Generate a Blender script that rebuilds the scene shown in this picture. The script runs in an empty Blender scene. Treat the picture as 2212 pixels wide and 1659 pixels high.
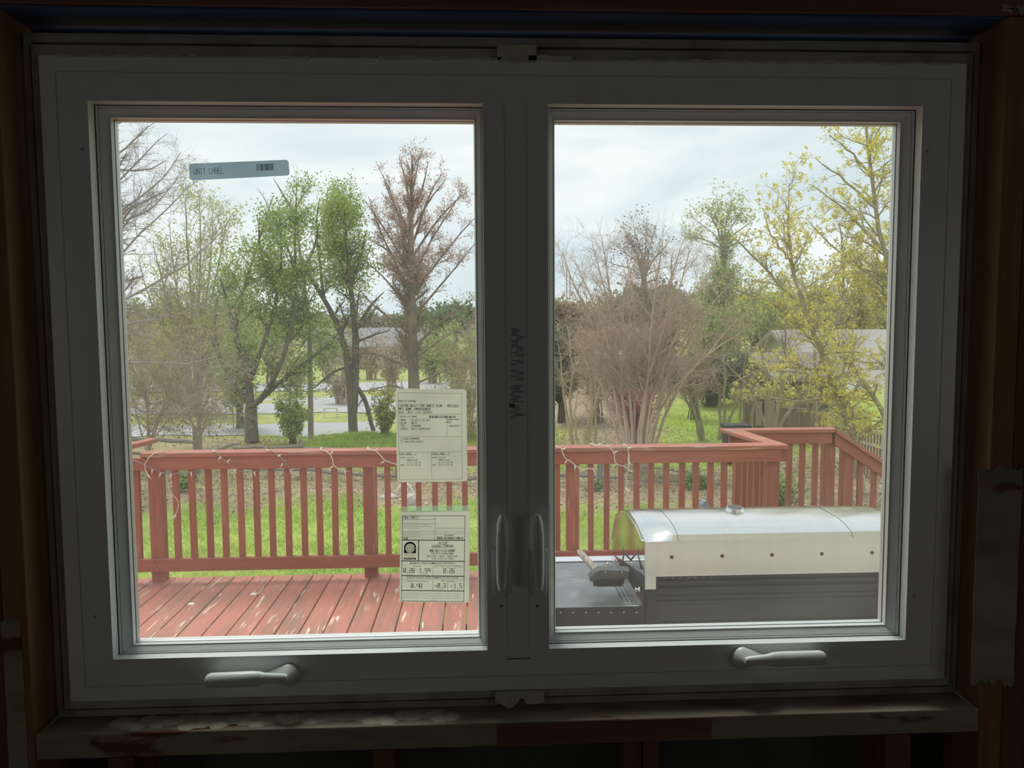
import bpy, math, random
import numpy as np
from mathutils import Vector, Matrix
rng = np.random.default_rng(7)
random.seed(7)
S = bpy.context.scene
COL = S.collection
PI = math.pi

# ------------------------------------------------------------ camera, sky, sun, exposure
W, H, FPX = 2212, 1659, 1660.0
CAM = np.array([-0.0587, -1.1666, 0.5686]); YAW, PIT, ROL = 0.0441, -0.0745, -0.0061
_F = np.array([math.sin(YAW)*math.cos(PIT), math.cos(YAW)*math.cos(PIT), math.sin(PIT)])
_R0 = np.array([math.cos(YAW), -math.sin(YAW), 0.0]); _U0 = np.cross(_R0, _F)
_R = _R0*math.cos(ROL)+_U0*math.sin(ROL); _U = -_R0*math.sin(ROL)+_U0*math.cos(ROL)
cd = bpy.data.cameras.new('camera'); cam = bpy.data.objects.new('camera', cd); COL.objects.link(cam)
cd.sensor_fit = 'HORIZONTAL'; cd.sensor_width = 36; cd.lens = 36*FPX/W; cd.clip_start = 0.02; cd.clip_end = 600
M = Matrix(((_R[0], _U[0], -_F[0], CAM[0]), (_R[1], _U[1], -_F[1], CAM[1]), (_R[2], _U[2], -_F[2], CAM[2]), (0, 0, 0, 1)))
cam.matrix_world = M
S.camera = cam
S.view_settings.view_transform = 'Standard'; S.view_settings.look = 'None'
S.view_settings.gamma = 1; S.view_settings.exposure = 0.0; S.view_settings.use_curve_mapping = False
S.cycles.max_bounces = 10; S.cycles.diffuse_bounces = 5; S.cycles.glossy_bounces = 4
S.cycles.transparent_max_bounces = 12; S.cycles.sample_clamp_indirect = 6
S.cycles.use_denoising = True

def at(px, py, Y):
    """point on the vertical plane y = Y seen at photo pixel (px, py)"""
    d = _F*FPX + _R*(px-W/2) - _U*(py-H/2)
    return CAM + d*((Y-CAM[1])/d[1])

wd = bpy.data.worlds.new('overcast_sky'); S.world = wd; wd.use_nodes = True
nt = wd.node_tree; nt.nodes.clear()
def N(t, typ, **kw):
    n = t.nodes.new(typ)
    for k, v in kw.items():
        if k.startswith('i_'):
            key = k[2:]; key = int(key) if key.isdigit() else key.replace('_', ' ')
            n.inputs[key].default_value = v
        else: setattr(n, k, v)
    return n
def L(t, a, b): t.links.new(a, b)
tc = N(nt, 'ShaderNodeTexCoord')
mp = N(nt, 'ShaderNodeMapping'); mp.inputs['Scale'].default_value = (1.0, 1.0, 3.2)
nz = N(nt, 'ShaderNodeTexNoise'); nz.inputs['Scale'].default_value = 2.6; nz.inputs['Detail'].default_value = 5; nz.inputs['Roughness'].default_value = 0.5; nz.inputs['Distortion'].default_value = 0.5
cr = N(nt, 'ShaderNodeValToRGB')
cr.color_ramp.elements[0].position = 0.36; cr.color_ramp.elements[0].color = (0.74, 0.86, 0.93, 1)
cr.color_ramp.elements[1].position = 0.60; cr.color_ramp.elements[1].color = (1.04, 1.09, 1.10, 1)
bg = N(nt, 'ShaderNodeBackground'); bg.inputs['Strength'].default_value = 1.0
wo = N(nt, 'ShaderNodeOutputWorld')
L(nt, tc.outputs['Generated'], mp.inputs[0]); L(nt, mp.outputs[0], nz.inputs['Vector']); L(nt, nz.outputs['Fac'], cr.inputs[0])
L(nt, cr.outputs[0], bg.inputs[0]); L(nt, bg.outputs[0], wo.inputs[0])

sd = bpy.data.lights.new('sun', 'SUN'); sd.energy = 2.2; sd.angle = math.radians(24); sd.color = (1.0, 0.96, 0.9)
so = bpy.data.objects.new('sun', sd); COL.objects.link(so)
so.rotation_euler = Vector((0.22, -0.42, -1.0)).to_track_quat('-Z', 'Y').to_euler()

def room_fill(name, loc, direction, sx, sy, power, colr):
    a = bpy.data.lights.new(name, 'AREA'); a.shape = 'RECTANGLE'; a.size = sx; a.size_y = sy; a.energy = power; a.color = colr
    o = bpy.data.objects.new(name, a); COL.objects.link(o); o.location = loc
    o.rotation_euler = Vector(direction).to_track_quat('-Z', 'Z').to_euler()
    return o
# two added fill lamps, out of view by the side walls, brightening the window frame
room_fill('fill_left', (-2.26, -2.3, 0.5), (1, 0, 0), 1.0, 1.1, 2.1, (0.95, 0.98, 1.0))
room_fill('fill_right', (2.26, -2.3, 0.5), (-1, 0, 0), 1.0, 1.1, 2.1, (0.95, 0.98, 1.0))

# ------------------------------------------------------------ helpers
def tag(o, label=None, cat=None, group=None, kind=None):
    if label: o['label'] = label
    if cat: o['category'] = cat
    if group: o['group'] = group
    if kind: o['kind'] = kind
    return o
def empty(name, loc, label=None, cat=None, group=None, kind=None, rz=0):
    o = bpy.data.objects.new(name, None); COL.objects.link(o); o.location = loc; o.rotation_euler[2] = rz
    o.empty_display_size = 0.1
    return tag(o, label, cat, group, kind)
def link(name, me, mat=None, parent=None):
    """parts are built in world space: the parent's offset is undone in the mesh-to-world transform"""
    o = bpy.data.objects.new(name, me); COL.objects.link(o)
    if mat is not None and not me.materials:
        for m in (mat if isinstance(mat, (list, tuple)) else [mat]): me.materials.append(m)
    if parent is not None: setp(o, parent)
    return o
def wmat(o):
    m = Matrix.Translation(o.location) @ o.rotation_euler.to_matrix().to_4x4()
    if o.parent: m = wmat(o.parent) @ o.matrix_parent_inverse @ m
    return m
def setp(o, parent):
    o.parent = parent; o.matrix_parent_inverse = wmat(parent).inverted()
class MB:
    def __init__(s): s.v = []; s.f = []; s.m = []; s.cur = 0
    def add(s, vs, fs):
        b = len(s.v); s.v += [tuple(map(float, p)) for p in vs]
        s.f += [tuple(b+i for i in f) for f in fs]; s.m += [s.cur]*len(fs); return s
    def box(s, x0, x1, y0, y1, z0, z1):
        return s.add([(x0,y0,z0),(x1,y0,z0),(x1,y1,z0),(x0,y1,z0),(x0,y0,z1),(x1,y0,z1),(x1,y1,z1),(x0,y1,z1)],
            [(0,3,2,1),(4,5,6,7),(0,1,5,4),(1,2,6,5),(2,3,7,6),(3,0,4,7)])
    def bar(s, a, b, w, h, up=(0,0,1)):
        a = Vector(a); b = Vector(b); t = (b-a).normalized(); u = Vector(up); sd_ = t.cross(u).normalized(); u = sd_.cross(t).normalized()
        vs = []
        for p in (a, b):
            for i, j in ((-1,-1),(1,-1),(1,1),(-1,1)): vs.append(p + sd_*(i*w/2) + u*(j*h/2))
        return s.add(vs, [(3,2,1,0),(4,5,6,7),(0,1,5,4),(1,2,6,5),(2,3,7,6),(3,0,4,7)])
    def tube(s, pts, r, n=8, cap=True):
        pts = [Vector(p) for p in pts]; k = len(pts)
        rr = r if isinstance(r, (list, tuple)) else [r]*k
        vs = []; prev = None
        for i, p in enumerate(pts):
            t = (pts[min(i+1,k-1)]-pts[max(i-1,0)]).normalized()
            if prev is None:
                a = t.cross(Vector((0,0,1)) if abs(t.z) < .9 else Vector((1,0,0))).normalized()
            else: a = (prev - t*prev.dot(t)).normalized()
            prev = a; b = t.cross(a)
            for j in range(n):
                q = 2*PI*j/n; vs.append(p + a*(rr[i]*math.cos(q)) + b*(rr[i]*math.sin(q)))
        fs = [(i*n+j, i*n+(j+1)%n, (i+1)*n+(j+1)%n, (i+1)*n+j) for i in range(k-1) for j in range(n)]
        if cap: fs += [tuple(range(n))[::-1], tuple((k-1)*n+j for j in range(n))]
        return s.add(vs, fs)
    def lathe(s, c, axis, prof, n=20):
        """prof: (distance along axis, radius)"""
        c = Vector(c); t = Vector(axis).normalized(); a = t.cross(Vector((0,0,1)) if abs(t.z) < .9 else Vector((1,0,0))).normalized(); b = t.cross(a)
        vs = [c + t*d + a*(r*math.cos(2*PI*j/n)) + b*(r*math.sin(2*PI*j/n)) for d, r in prof for j in range(n)]
        k = len(prof)
        fs = [(i*n+j, i*n+(j+1)%n, (i+1)*n+(j+1)%n, (i+1)*n+j) for i in range(k-1) for j in range(n)]
        fs += [tuple(range(n))[::-1], tuple((k-1)*n+j for j in range(n))]
        return s.add(vs, fs)
    def prism(s, poly, d):
        """poly: 3-d loop, d: extrusion vector"""
        n = len(poly); d = Vector(d); vs = [Vector(p) for p in poly]; vs += [p+d for p in vs]
        return s.add(vs, [tuple(range(n))[::-1], tuple(range(n, 2*n))] + [(i, (i+1)%n, n+(i+1)%n, n+i) for i in range(n)])
    def ring(s, x0, x1, z0, z1, prof, ins=(1,1,1,1)):
        """mitred frame: prof = (inset, y); ins scales the inset per side left, right, bottom, top"""
        k = len(prof); vs = []
        for t, y in prof:
            a, b, c, d = x0+t*ins[0], x1-t*ins[1], z0+t*ins[2], z1-t*ins[3]
            vs += [(a,y,c),(b,y,c),(b,y,d),(a,y,d)]
        return s.add(vs, [(i*4+j, i*4+(j+1)%4, (i+1)*4+(j+1)%4, (i+1)*4+j) for i in range(k-1) for j in range(4)])
    def mesh(s, name, smooth=False):
        me = bpy.data.meshes.new(name); me.from_pydata(s.v, [], s.f); me.update()
        if any(s.m): me.polygons.foreach_set('material_index', s.m)
        if smooth: me.polygons.foreach_set('use_smooth', [True]*len(me.polygons))
        return me
    def build(s, name, mat, parent=None, smooth=False, bevel=0, seg=2, fix=True):
        me = s.mesh(name, smooth)
        if fix:
            import bmesh
            bm = bmesh.new(); bm.from_mesh(me); bmesh.ops.recalc_face_normals(bm, faces=bm.faces); bm.to_mesh(me); bm.free()
        o = link(name, me, mat, parent)
        if bevel:
            b = o.modifiers.new('bevel', 'BEVEL'); b.width = bevel; b.segments = seg; b.limit_method = 'ANGLE'; b.angle_limit = math.radians(40)
            if smooth: b.harden_normals = False
        return o
def smooth_angle(o, deg=35):
    me = o.data
    me.polygons.foreach_set('use_smooth', [True]*len(me.polygons))
    try: me.set_sharp_from_angle(angle=math.radians(deg))
    except Exception: pass

# numpy mesh
def npmesh(name, verts, faces, cols=None):
    me = bpy.data.meshes.new(name); nv = len(verts); nf, k = faces.shape
    me.vertices.add(nv); me.vertices.foreach_set('co', np.ascontiguousarray(verts, dtype=np.float32).ravel())
    me.loops.add(nf*k); me.loops.foreach_set('vertex_index', np.ascontiguousarray(faces, dtype=np.int32).ravel())
    me.polygons.add(nf); me.polygons.foreach_set('loop_start', np.arange(0, nf*k, k, dtype=np.int32))
    me.update(calc_edges=True)
    if cols is not None:
        a = me.color_attributes.new('Col', 'FLOAT_COLOR', 'POINT')
        c = np.ones((nv, 4), dtype=np.float32); c[:, :3] = cols; a.data.foreach_set('color', c.ravel())
    return me

# ------------------------------------------------------------ materials
def srgb(r, g, b):
    f = lambda c: (c/255/12.92 if c/255 <= .04045 else ((c/255+.055)/1.055)**2.4)
    return (f(r), f(g), f(b), 1)
def mat(name, col, rough=.6, metal=0, spec=.5, noise=None, bump=0, attr=False, transl=0, obj_rand=0, coat=0):
    """noise=(scale tuple, strength, second colour, lo, hi)"""
    m = bpy.data.materials.new(name); m.use_nodes = True; t = m.node_tree
    b = t.nodes['Principled BSDF']; b.inputs['Roughness'].default_value = rough; b.inputs['Metallic'].default_value = metal
    b.inputs['Specular IOR Level'].default_value = spec; b.inputs['Base Color'].default_value = col
    if coat: b.inputs['Coat Weight'].default_value = coat
    src = None
    if attr:
        a = N(t, 'ShaderNodeVertexColor'); a.layer_name = 'Col'; src = a.outputs['Color']
    if noise:
        tc = N(t, 'ShaderNodeTexCoord'); mp = N(t, 'ShaderNodeMapping'); mp.inputs['Scale'].default_value = noise[0]
        nz = N(t, 'ShaderNodeTexNoise'); nz.inputs['Scale'].default_value = 1; nz.inputs['Detail'].default_value = 6; nz.inputs['Roughness'].default_value = .6
        L(t, tc.outputs['Object'], mp.inputs[0]); L(t, mp.outputs[0], nz.inputs['Vector'])
        mr = N(t, 'ShaderNodeMapRange'); mr.inputs['From Min'].default_value = noise[3]; mr.inputs['From Max'].default_value = noise[4]
        mr.inputs['To Max'].default_value = noise[1]
        L(t, nz.outputs['Fac'], mr.inputs['Value'])
        mx = N(t, 'ShaderNodeMix', data_type='RGBA'); L(t, mr.outputs[0], mx.inputs['Factor'])
        if src: L(t, src, mx.inputs['A'])
        else: mx.inputs['A'].default_value = col
        mx.inputs['B'].default_value = noise[2]; src = mx.outputs['Result']
        if bump:
            bp = N(t, 'ShaderNodeBump'); bp.inputs['Strength'].default_value = bump; bp.inputs['Distance'].default_value = .004
            L(t, nz.outputs['Fac'], bp.inputs['Height']); L(t, bp.outputs[0], b.inputs['Normal'])
    if obj_rand:
        oi = N(t, 'ShaderNodeObjectInfo'); hs = N(t, 'ShaderNodeHueSaturation')
        mr2 = N(t, 'ShaderNodeMapRange'); mr2.inputs['To Min'].default_value = 1-obj_rand; mr2.inputs['To Max'].default_value = 1+obj_rand
        L(t, oi.outputs['Random'], mr2.inputs['Value']); L(t, mr2.outputs[0], hs.inputs['Value'])
        if src: L(t, src, hs.inputs['Color'])
        else: hs.inputs['Color'].default_value = col
        src = hs.outputs['Color']
    if src: L(t, src, b.inputs['Base Color'])
    if transl:
        tr = N(t, 'ShaderNodeBsdfTranslucent'); ms = N(t, 'ShaderNodeMixShader'); ms.inputs[0].default_value = transl
        if src: L(t, src, tr.inputs['Color'])
        else: tr.inputs['Color'].default_value = col
        L(t, b.outputs[0], ms.inputs[1]); L(t, tr.outputs[0], ms.inputs[2]); L(t, ms.outputs[0], t.nodes['Material Output'].inputs['Surface'])
    return m
def wear_wood(name, paint, bare, dark, wear, grain=(30, 2, 30), rnd=.1, fl=1.0):
    """painted board: grain lines, dark weathered patches, worn flecks down to the wood"""
    m = bpy.data.materials.new(name); m.use_nodes = True; t = m.node_tree; b = t.nodes['Principled BSDF']
    b.inputs['Roughness'].default_value = .62; b.inputs['Specular IOR Level'].default_value = .3
    tc = N(t, 'ShaderNodeTexCoord'); oi = N(t, 'ShaderNodeObjectInfo')
    ad = N(t, 'ShaderNodeVectorMath', operation='ADD'); sc = N(t, 'ShaderNodeVectorMath', operation='SCALE'); sc.inputs[0].default_value = (17, 31, 7)
    L(t, oi.outputs['Random'], sc.inputs['Scale']); L(t, tc.outputs['Object'], ad.inputs[0]); L(t, sc.outputs[0], ad.inputs[1])
    def ns(scale, det, dist=0):
        mp = N(t, 'ShaderNodeMapping'); mp.inputs['Scale'].default_value = scale
        n = N(t, 'ShaderNodeTexNoise'); n.inputs['Scale'].default_value = 1; n.inputs['Detail'].default_value = det; n.inputs['Distortion'].default_value = dist
        L(t, ad.outputs[0], mp.inputs[0]); L(t, mp.outputs[0], n.inputs['Vector']); return n.outputs['Fac']
    def mrange(v, a, c, o=1):
        r = N(t, 'ShaderNodeMapRange'); r.inputs['From Min'].default_value = a; r.inputs['From Max'].default_value = c; r.inputs['To Max'].default_value = o
        L(t, v, r.inputs['Value']); return r.outputs[0]
    def mixc(f, a, c):
        x = N(t, 'ShaderNodeMix', data_type='RGBA'); L(t, f, x.inputs['Factor'])
        if isinstance(a, tuple): x.inputs['A'].default_value = a
        else: L(t, a, x.inputs['A'])
        x.inputs['B'].default_value = c; return x.outputs['Result']
    g = ns(grain, 5, .6); p = ns((grain[0]*.12, grain[1]*.5, grain[2]*.12), 3); f = ns((grain[0]*1.1, grain[1]*fl*1.6, grain[2]*1.1), 5, .4)
    c = mixc(mrange(g, .47, .68, .72), paint, dark)
    c = mixc(mrange(p, .56, .70, .75), c, dark)
    fm = N(t, 'ShaderNodeMath', operation='MULTIPLY'); L(t, mrange(f, .60, .66), fm.inputs[0]); L(t, mrange(p, .40, .55, wear), fm.inputs[1])
    c = mixc(fm.outputs[0], c, bare)
    hs = N(t, 'ShaderNodeHueSaturation'); mr2 = N(t, 'ShaderNodeMapRange'); mr2.inputs['To Min'].default_value = 1-rnd; mr2.inputs['To Max'].default_value = 1+rnd
    L(t, oi.outputs['Random'], mr2.inputs['Value']); L(t, mr2.outputs[0], hs.inputs['Value']); L(t, c, hs.inputs['Color']); L(t, hs.outputs[0], b.inputs['Base Color'])
    bp = N(t, 'ShaderNodeBump'); bp.inputs['Strength'].default_value = .5; bp.inputs['Distance'].default_value = .003
    L(t, g, bp.inputs['Height']); L(t, bp.outputs[0], b.inputs['Normal'])
    return m
MT = {}
MT['vinyl'] = mat('white_vinyl', (.84, .87, .86, 1), .28, noise=((14, 14, 14), .12, (.55, .53, .48, 1), .45, .75))
MT['surround'] = mat('dusty_jamb', (.50, .48, .43, 1), .7, noise=((9, 3, 9), .6, (.18, .15, .12, 1), .45, .7), bump=.3)
MT['vinyl_line'] = mat('vinyl_seam', (.56, .57, .56, 1), .5)
MT['gasket'] = mat('black_gasket', (.018, .02, .03, 1), .5)
MT['spacer'] = mat('grey_spacer', (.62, .60, .60, 1), .35, .6)
MT['handle'] = mat('white_hardware', (.74, .77, .77, 1), .3)
MT['groove'] = mat('groove_line', (.16, .16, .17, 1), .7)
MT['foam'] = mat('pale_foam', (.68, .66, .52, 1), .9, noise=((60, 60, 60), .5, (.4, .38, .3, 1), .4, .7), bump=1.0)
MT['stud'] = mat('orange_pine', (.29, .155, .062, 1), .7, noise=((70, 70, 3), .7, (.22, .085, .03, 1), .4, .7), bump=.3)
MT['stud_dark'] = mat('dark_lumber', (.21, .085, .045, 1), .75, noise=((30, 30, 3), .7, (.09, .035, .022, 1), .4, .7), bump=.3)
MT['header'] = mat('header_lumber', (.24, .11, .07, 1), .75, noise=((2, 30, 30), .7, (.10, .04, .03, 1), .4, .7), bump=.3)
MT['blue_tape'] = mat('blue_flashing', (.07, .11, .26, 1), .5, noise=((3, 20, 20), .6, (.02, .03, .07, 1), .4, .7))
MT['sheathing'] = mat('grey_sheathing', (.10, .11, .10, 1), .9, noise=((8, 8, 8), .5, (.05, .055, .05, 1), .4, .7))
MT['drywall'] = mat('pale_drywall', (.42, .40, .37, 1), .9, noise=((5, 5, 5), .3, (.33, .31, .28, 1), .4, .7))
MT['subfloor'] = mat('plywood_floor', (.34, .25, .16, 1), .8, noise=((2, 12, 2), .5, (.24, .17, .1, 1), .4, .7))
MT['siding'] = mat('cream_siding', (.74, .71, .62, 1), .6, noise=((3, 3, 3), .2, (.6, .57, .5, 1), .4, .7))
MT['paint'] = wear_wood('old_white_paint', (.40, .36, .27, 1), (.16, .06, .03, 1), (.22, .17, .11, 1), 1.0, (6, 20, 20), .05)
MT['redwood'] = wear_wood('red_rail_paint', (.38, .122, .078, 1), (.62, .40, .30, 1), (.28, .082, .062, 1), .35, (30, 30, 3), .08)
MT['redcap'] = wear_wood('red_cap_paint', (.44, .145, .105, 1), (.58, .46, .36, 1), (.30, .17, .12, 1), .8, (3, 30, 30), .05)
MT['redrail'] = wear_wood('red_board_paint', (.39, .126, .082, 1), (.62, .40, .30, 1), (.31, .09, .066, 1), .25, (3, 30, 30), .06)
MT['deck'] = wear_wood('worn_red_deck', (.50, .185, .135, 1), (.78, .66, .55, 1), (.27, .175, .13, 1), 1.0, (36, 2.4, 10), .10)
MT['rust'] = mat('rusty_bolt', (.14, .05, .04, 1), .8)
MT['stainmk'] = mat('rust_stain', (.42, .30, .22, 1), .5, .4)
MT['steel'] = mat('brushed_steel', (.74, .75, .74, 1), .16, 1, noise=((40, 2, 2), .25, (.6, .6, .58, 1), .4, .7))
MT['steel_side'] = mat('polished_steel', (.70, .70, .66, 1), .07, 1)
MT['enamel'] = mat('black_enamel', (.014, .014, .015, 1), .45, noise=((3, 3, 30), .4, (.05, .05, .05, 1), .45, .7))
MT['shelf'] = mat('greasy_steel_shelf', (.16, .17, .18, 1), .30, .55, noise=((10, 16, 10), .7, (.30, .31, .32, 1), .5, .68), bump=.1)
MT['shelf_rim'] = mat('bright_shelf_rim', (.75, .76, .80, 1), .25, .8)
MT['copper'] = mat('rivet_metal', (.75, .55, .42, 1), .35, .7)
MT['oldwood'] = mat('grey_worn_wood', (.46, .41, .34, 1), .8, noise=((160, 30, 90), .9, (.22, .18, .14, 1), .42, .6), bump=.4)
MT['blackmetal'] = mat('scraper_metal', (.10, .10, .095, 1), .35, .8, noise=((30, 30, 30), .5, (.2, .19, .17, 1), .45, .7))
MT['bristle'] = mat('dark_bristles', (.03, .03, .03, 1), .7)
MT['bluegrey'] = mat('grey_blue_plastic', (.20, .23, .30, 1), .5)
MT['wire'] = mat('white_wire', (.80, .78, .70, 1), .5)
MT['greywire'] = mat('grey_wire', (.30, .29, .28, 1), .5)
MT['bulb'] = mat('clear_amber_bulb', (.80, .45, .28, 1), .2, spec=.8)
MT['oldrail'] = mat('weathered_fence', (.27, .25, .22, 1), .9, noise=((3, 30, 30), .6, (.13, .12, .105, 1), .4, .7), bump=.5)
MT['mesh'] = mat('fence_mesh', (.22, .24, .22, 1), .6, .4)
MT['road'] = mat('pale_asphalt', (.44, .44, .46, 1), .9, noise=((2, 2, 2), .4, (.35, .35, .36, 1), .4, .7))
MT['brick'] = mat('red_brown_brick', (.36, .16, .12, 1), .9, noise=((4, 4, 18), .5, (.26, .13, .1, 1), .4, .6))
MT['greyroof'] = mat('grey_shingle', (.26, .25, .27, 1), .9, noise=((6, 6, 12), .4, (.2, .2, .21, 1), .4, .7))
MT['beigeroof'] = mat('beige_shingle', (.36, .34, .31, 1), .9, noise=((5, 5, 14), .5, (.36, .33, .31, 1), .4, .6))
MT['greysiding'] = mat('grey_siding', (.46, .46, .45, 1), .8)
MT['whitetrim'] = mat('white_trim', (.8, .8, .8, 1), .5)
MT['shutter'] = mat('red_shutter', (.36, .07, .06, 1), .6)
MT['darkglass'] = mat('dark_pane', (.05, .06, .08, 1), .1)
MT['brownfence'] = mat('brown_fence', (.25, .19, .13, 1), .9, noise=((20, 20, 2), .5, (.17, .125, .085, 1), .4, .7), obj_rand=.15)
MT['shedwall'] = mat('shed_board', (.20, .165, .125, 1), .9, obj_rand=.1)
MT['shedroof'] = mat('shed_roof', (.27, .23, .21, 1), .9, noise=((9, 9, 9), .5, (.2, .17, .155, 1), .4, .7))
MT['tan'] = mat('tan_panel', (.36, .28, .2, 1), .9)
MT['bin'] = mat('black_bin', (.03, .04, .05, 1), .5)
MT['yellow'] = mat('yellow_panel', (.65, .45, .03, 1), .5)
MT['stone'] = mat('pale_stone', (.56, .50, .46, 1), .9, noise=((12, 12, 12), .5, (.38, .33, .3, 1), .4, .7), bump=.5)
MT['leaf'] = mat('leaf', (.2, .4, .1, 1), .6, spec=.25, attr=True, transl=.35)
MT['petal'] = mat('litter_bits', (.4, .3, .2, 1), .8, spec=.1, attr=True)
MT['print'] = mat('black_print', (.045, .045, .05, 1), .7)
MT['print_faint'] = mat('faint_print', (.10, .10, .11, 1), .8)
MT['ghost'] = mat('faded_blue_print', (.26, .29, .36, 1), .8, noise=((60, 60, 60), .8, (.55, .56, .55, 1), .4, .7))
def bark(name, c1, c2): return mat(name, c1, .9, spec=.15, noise=((7, 7, 1.5), .8, c2, .4, .68), bump=.5)
# insulating glass; a patchy translucent share imitates veiling glare and lifts the blacks
def glass_mat():
    m = bpy.data.materials.new('veiled_window_glass'); m.use_nodes = True; t = m.node_tree; t.nodes.remove(t.nodes['Principled BSDF'])
    tr = N(t, 'ShaderNodeBsdfTransparent'); tr.inputs[0].default_value = (.93, .955, .94, 1)
    gl = N(t, 'ShaderNodeBsdfGlossy'); gl.inputs['Roughness'].default_value = .02; gl.inputs['Color'].default_value = (.8, .95, .9, 1)
    du = N(t, 'ShaderNodeBsdfTranslucent'); du.inputs[0].default_value = (.93, .93, .86, 1)
    lw = N(t, 'ShaderNodeFresnel'); lw.inputs['IOR'].default_value = 1.35
    m1 = N(t, 'ShaderNodeMixShader'); L(t, lw.outputs[0], m1.inputs[0]); L(t, tr.outputs[0], m1.inputs[1]); L(t, gl.outputs[0], m1.inputs[2])
    tc = N(t, 'ShaderNodeTexCoord'); nz = N(t, 'ShaderNodeTexNoise'); nz.inputs['Scale'].default_value = 3.5; nz.inputs['Detail'].default_value = 4
    mr = N(t, 'ShaderNodeMapRange'); mr.inputs['From Min'].default_value = .35; mr.inputs['From Max'].default_value = .7; mr.inputs['To Min'].default_value = VEIL[0]; mr.inputs['To Max'].default_value = VEIL[1]
    L(t, tc.outputs['Object'], nz.inputs['Vector']); L(t, nz.outputs['Fac'], mr.inputs['Value'])
    m2 = N(t, 'ShaderNodeMixShader'); L(t, mr.outputs[0], m2.inputs[0]); L(t, m1.outputs[0], m2.inputs[1]); L(t, du.outputs[0], m2.inputs[2])
    L(t, m2.outputs[0], t.nodes['Material Output'].inputs['Surface']); return m
VEIL = (.048, .088)
MT['glass'] = glass_mat()
def paper(name, c, tl=.6):
    m = mat(name, c, .8, spec=.2, noise=((9, 9, 9), .22, (c[0]*.72, c[1]*.72, c[2]*.72, 1), .45, .62), transl=tl); return m
MT['paper'] = paper('sticker_paper', (.82, .84, .75, 1), .9)
MT['paper_blue'] = paper('blue_grey_sticker', (.62, .75, .83, 1), .93)
def tint_mat():
    m = bpy.data.materials.new('clear_tape'); m.use_nodes = True; t = m.node_tree; t.nodes.remove(t.nodes['Principled BSDF'])
    tr = N(t, 'ShaderNodeBsdfTransparent'); tr.inputs[0].default_value = (.82, .95, .86, 1)
    du = N(t, 'ShaderNodeBsdfTranslucent'); du.inputs[0].default_value = (.75, .88, .78, 1)
    ms = N(t, 'ShaderNodeMixShader'); ms.inputs[0].default_value = .18; L(t, tr.outputs[0], ms.inputs[1]); L(t, du.outputs[0], ms.inputs[2])
    L(t, ms.outputs[0], t.nodes['Material Output'].inputs['Surface']); return m
MT['tape'] = tint_mat()
# ------------------------------------------------------------ room shell and rough opening (wall face at y = -0.04)
def struct(name, mb, m, parent=None, **kw):
    o = mb.build(name, m, parent, **kw)
    if parent is None: o['kind'] = 'structure'
    return o
RX, RZ0, RZ1, RB = 2.3, -1.05, 1.62, -4.4
OX, OZ0, OZ1 = .716, -.031, .999       # rough opening
b = MB()
b.box(-RX, -OX, .055, .10, RZ0, RZ1); b.box(OX, RX, .055, .10, RZ0, RZ1)
b.box(-OX, OX, .055, .10, RZ0, OZ0); b.box(-OX, OX, .055, .10, OZ1, RZ1)
struct('wall_front', b, MT['sheathing'])
struct('wall_back', MB().box(-RX, RX, RB-.1, RB, RZ0, RZ1), MT['drywall'])
struct('wall_left', MB().box(-RX-.1, -RX, RB, .055, RZ0, RZ1), MT['drywall'])
struct('wall_right', MB().box(RX, RX+.1, RB, .055, RZ0, RZ1), MT['drywall'])
struct('ceiling', MB().box(-RX-.1, RX+.1, RB-.1, .10, RZ1, RZ1+.1), MT['drywall'])
struct('floor', MB().box(-RX-.1, RX+.1, RB-.1, .10, RZ0-.1, RZ0), MT['subfloor'])
e = empty('wall_exterior', (0, .12, 0), kind='structure')
# lap siding on the outside of the house, around the opening
for i in range(24):
    z0 = -1.2+i*.18; z1 = z0+.19
    m_ = MB()
    for (xa, xb) in (((-4.2, 4.2),) if z1 <= OZ0 or z0 >= OZ1 else ((-4.2, -OX), (OX, 4.2))):
        m_.prism([(xa, .10, z0), (xa, .135, z0), (xa, .115, z1), (xa, .10, z1)], (xb-xa, 0, 0))
    m_.build('siding_board', MT['siding'], e)
# framing lumber: studs, header, sill, cripples
fr = empty('trim_1', (0, -.04, RZ0), kind='structure')
def lumber(name, x0, x1, y0, y1, z0, z1, m, lab=None):
    o = MB().box(x0, x1, y0, y1, z0, z1).build(name, MT[m], fr, bevel=.002)
    if lab: o['label'] = lab
    return o
for s in (-1, 1):
    a, c = sorted((s*.7205, s*.7565)); lumber('stud', a, c, -.04, .054, RZ0, 1.017, 'stud', 'orange pine trimmer stud')
    a, c = sorted((s*.7575, s*.7955)); lumber('stud', a, c, -.0385, .054, RZ0, 1.017, 'stud_dark', 'dark king stud')
    for q in (1.15, 1.56):
        a, c = sorted((s*q, s*(q+.038))); lumber('stud', a, c, -.04, .054, RZ0, RZ1-.04, 'stud_dark')
lumber('header', -.80, .80, -.04, .054, 1.018, 1.20, 'header', 'dark brown header beam')
lumber('top_plate', -RX, RX, -.04, .054, RZ1-.038, RZ1, 'header')
lumber('sill_plate', -.7195, .7195, -.04, .054, -.069, -.0315, 'paint', 'rough sill with remains of white paint')
lumber('sill_face', -.035, .295, -.0412, -.040, -.0685, -.0325, 'header', 'bare brown stretch of the sill')
for s in (-1, 1):
    for (z0, z1, dx) in ((-.60, .30, .0) if s < 0 else (.01, .28, .002), (-1.0, -.07, .012)):
        pass
def at2(px, py, Y): return at(px, py, Y)
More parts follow.
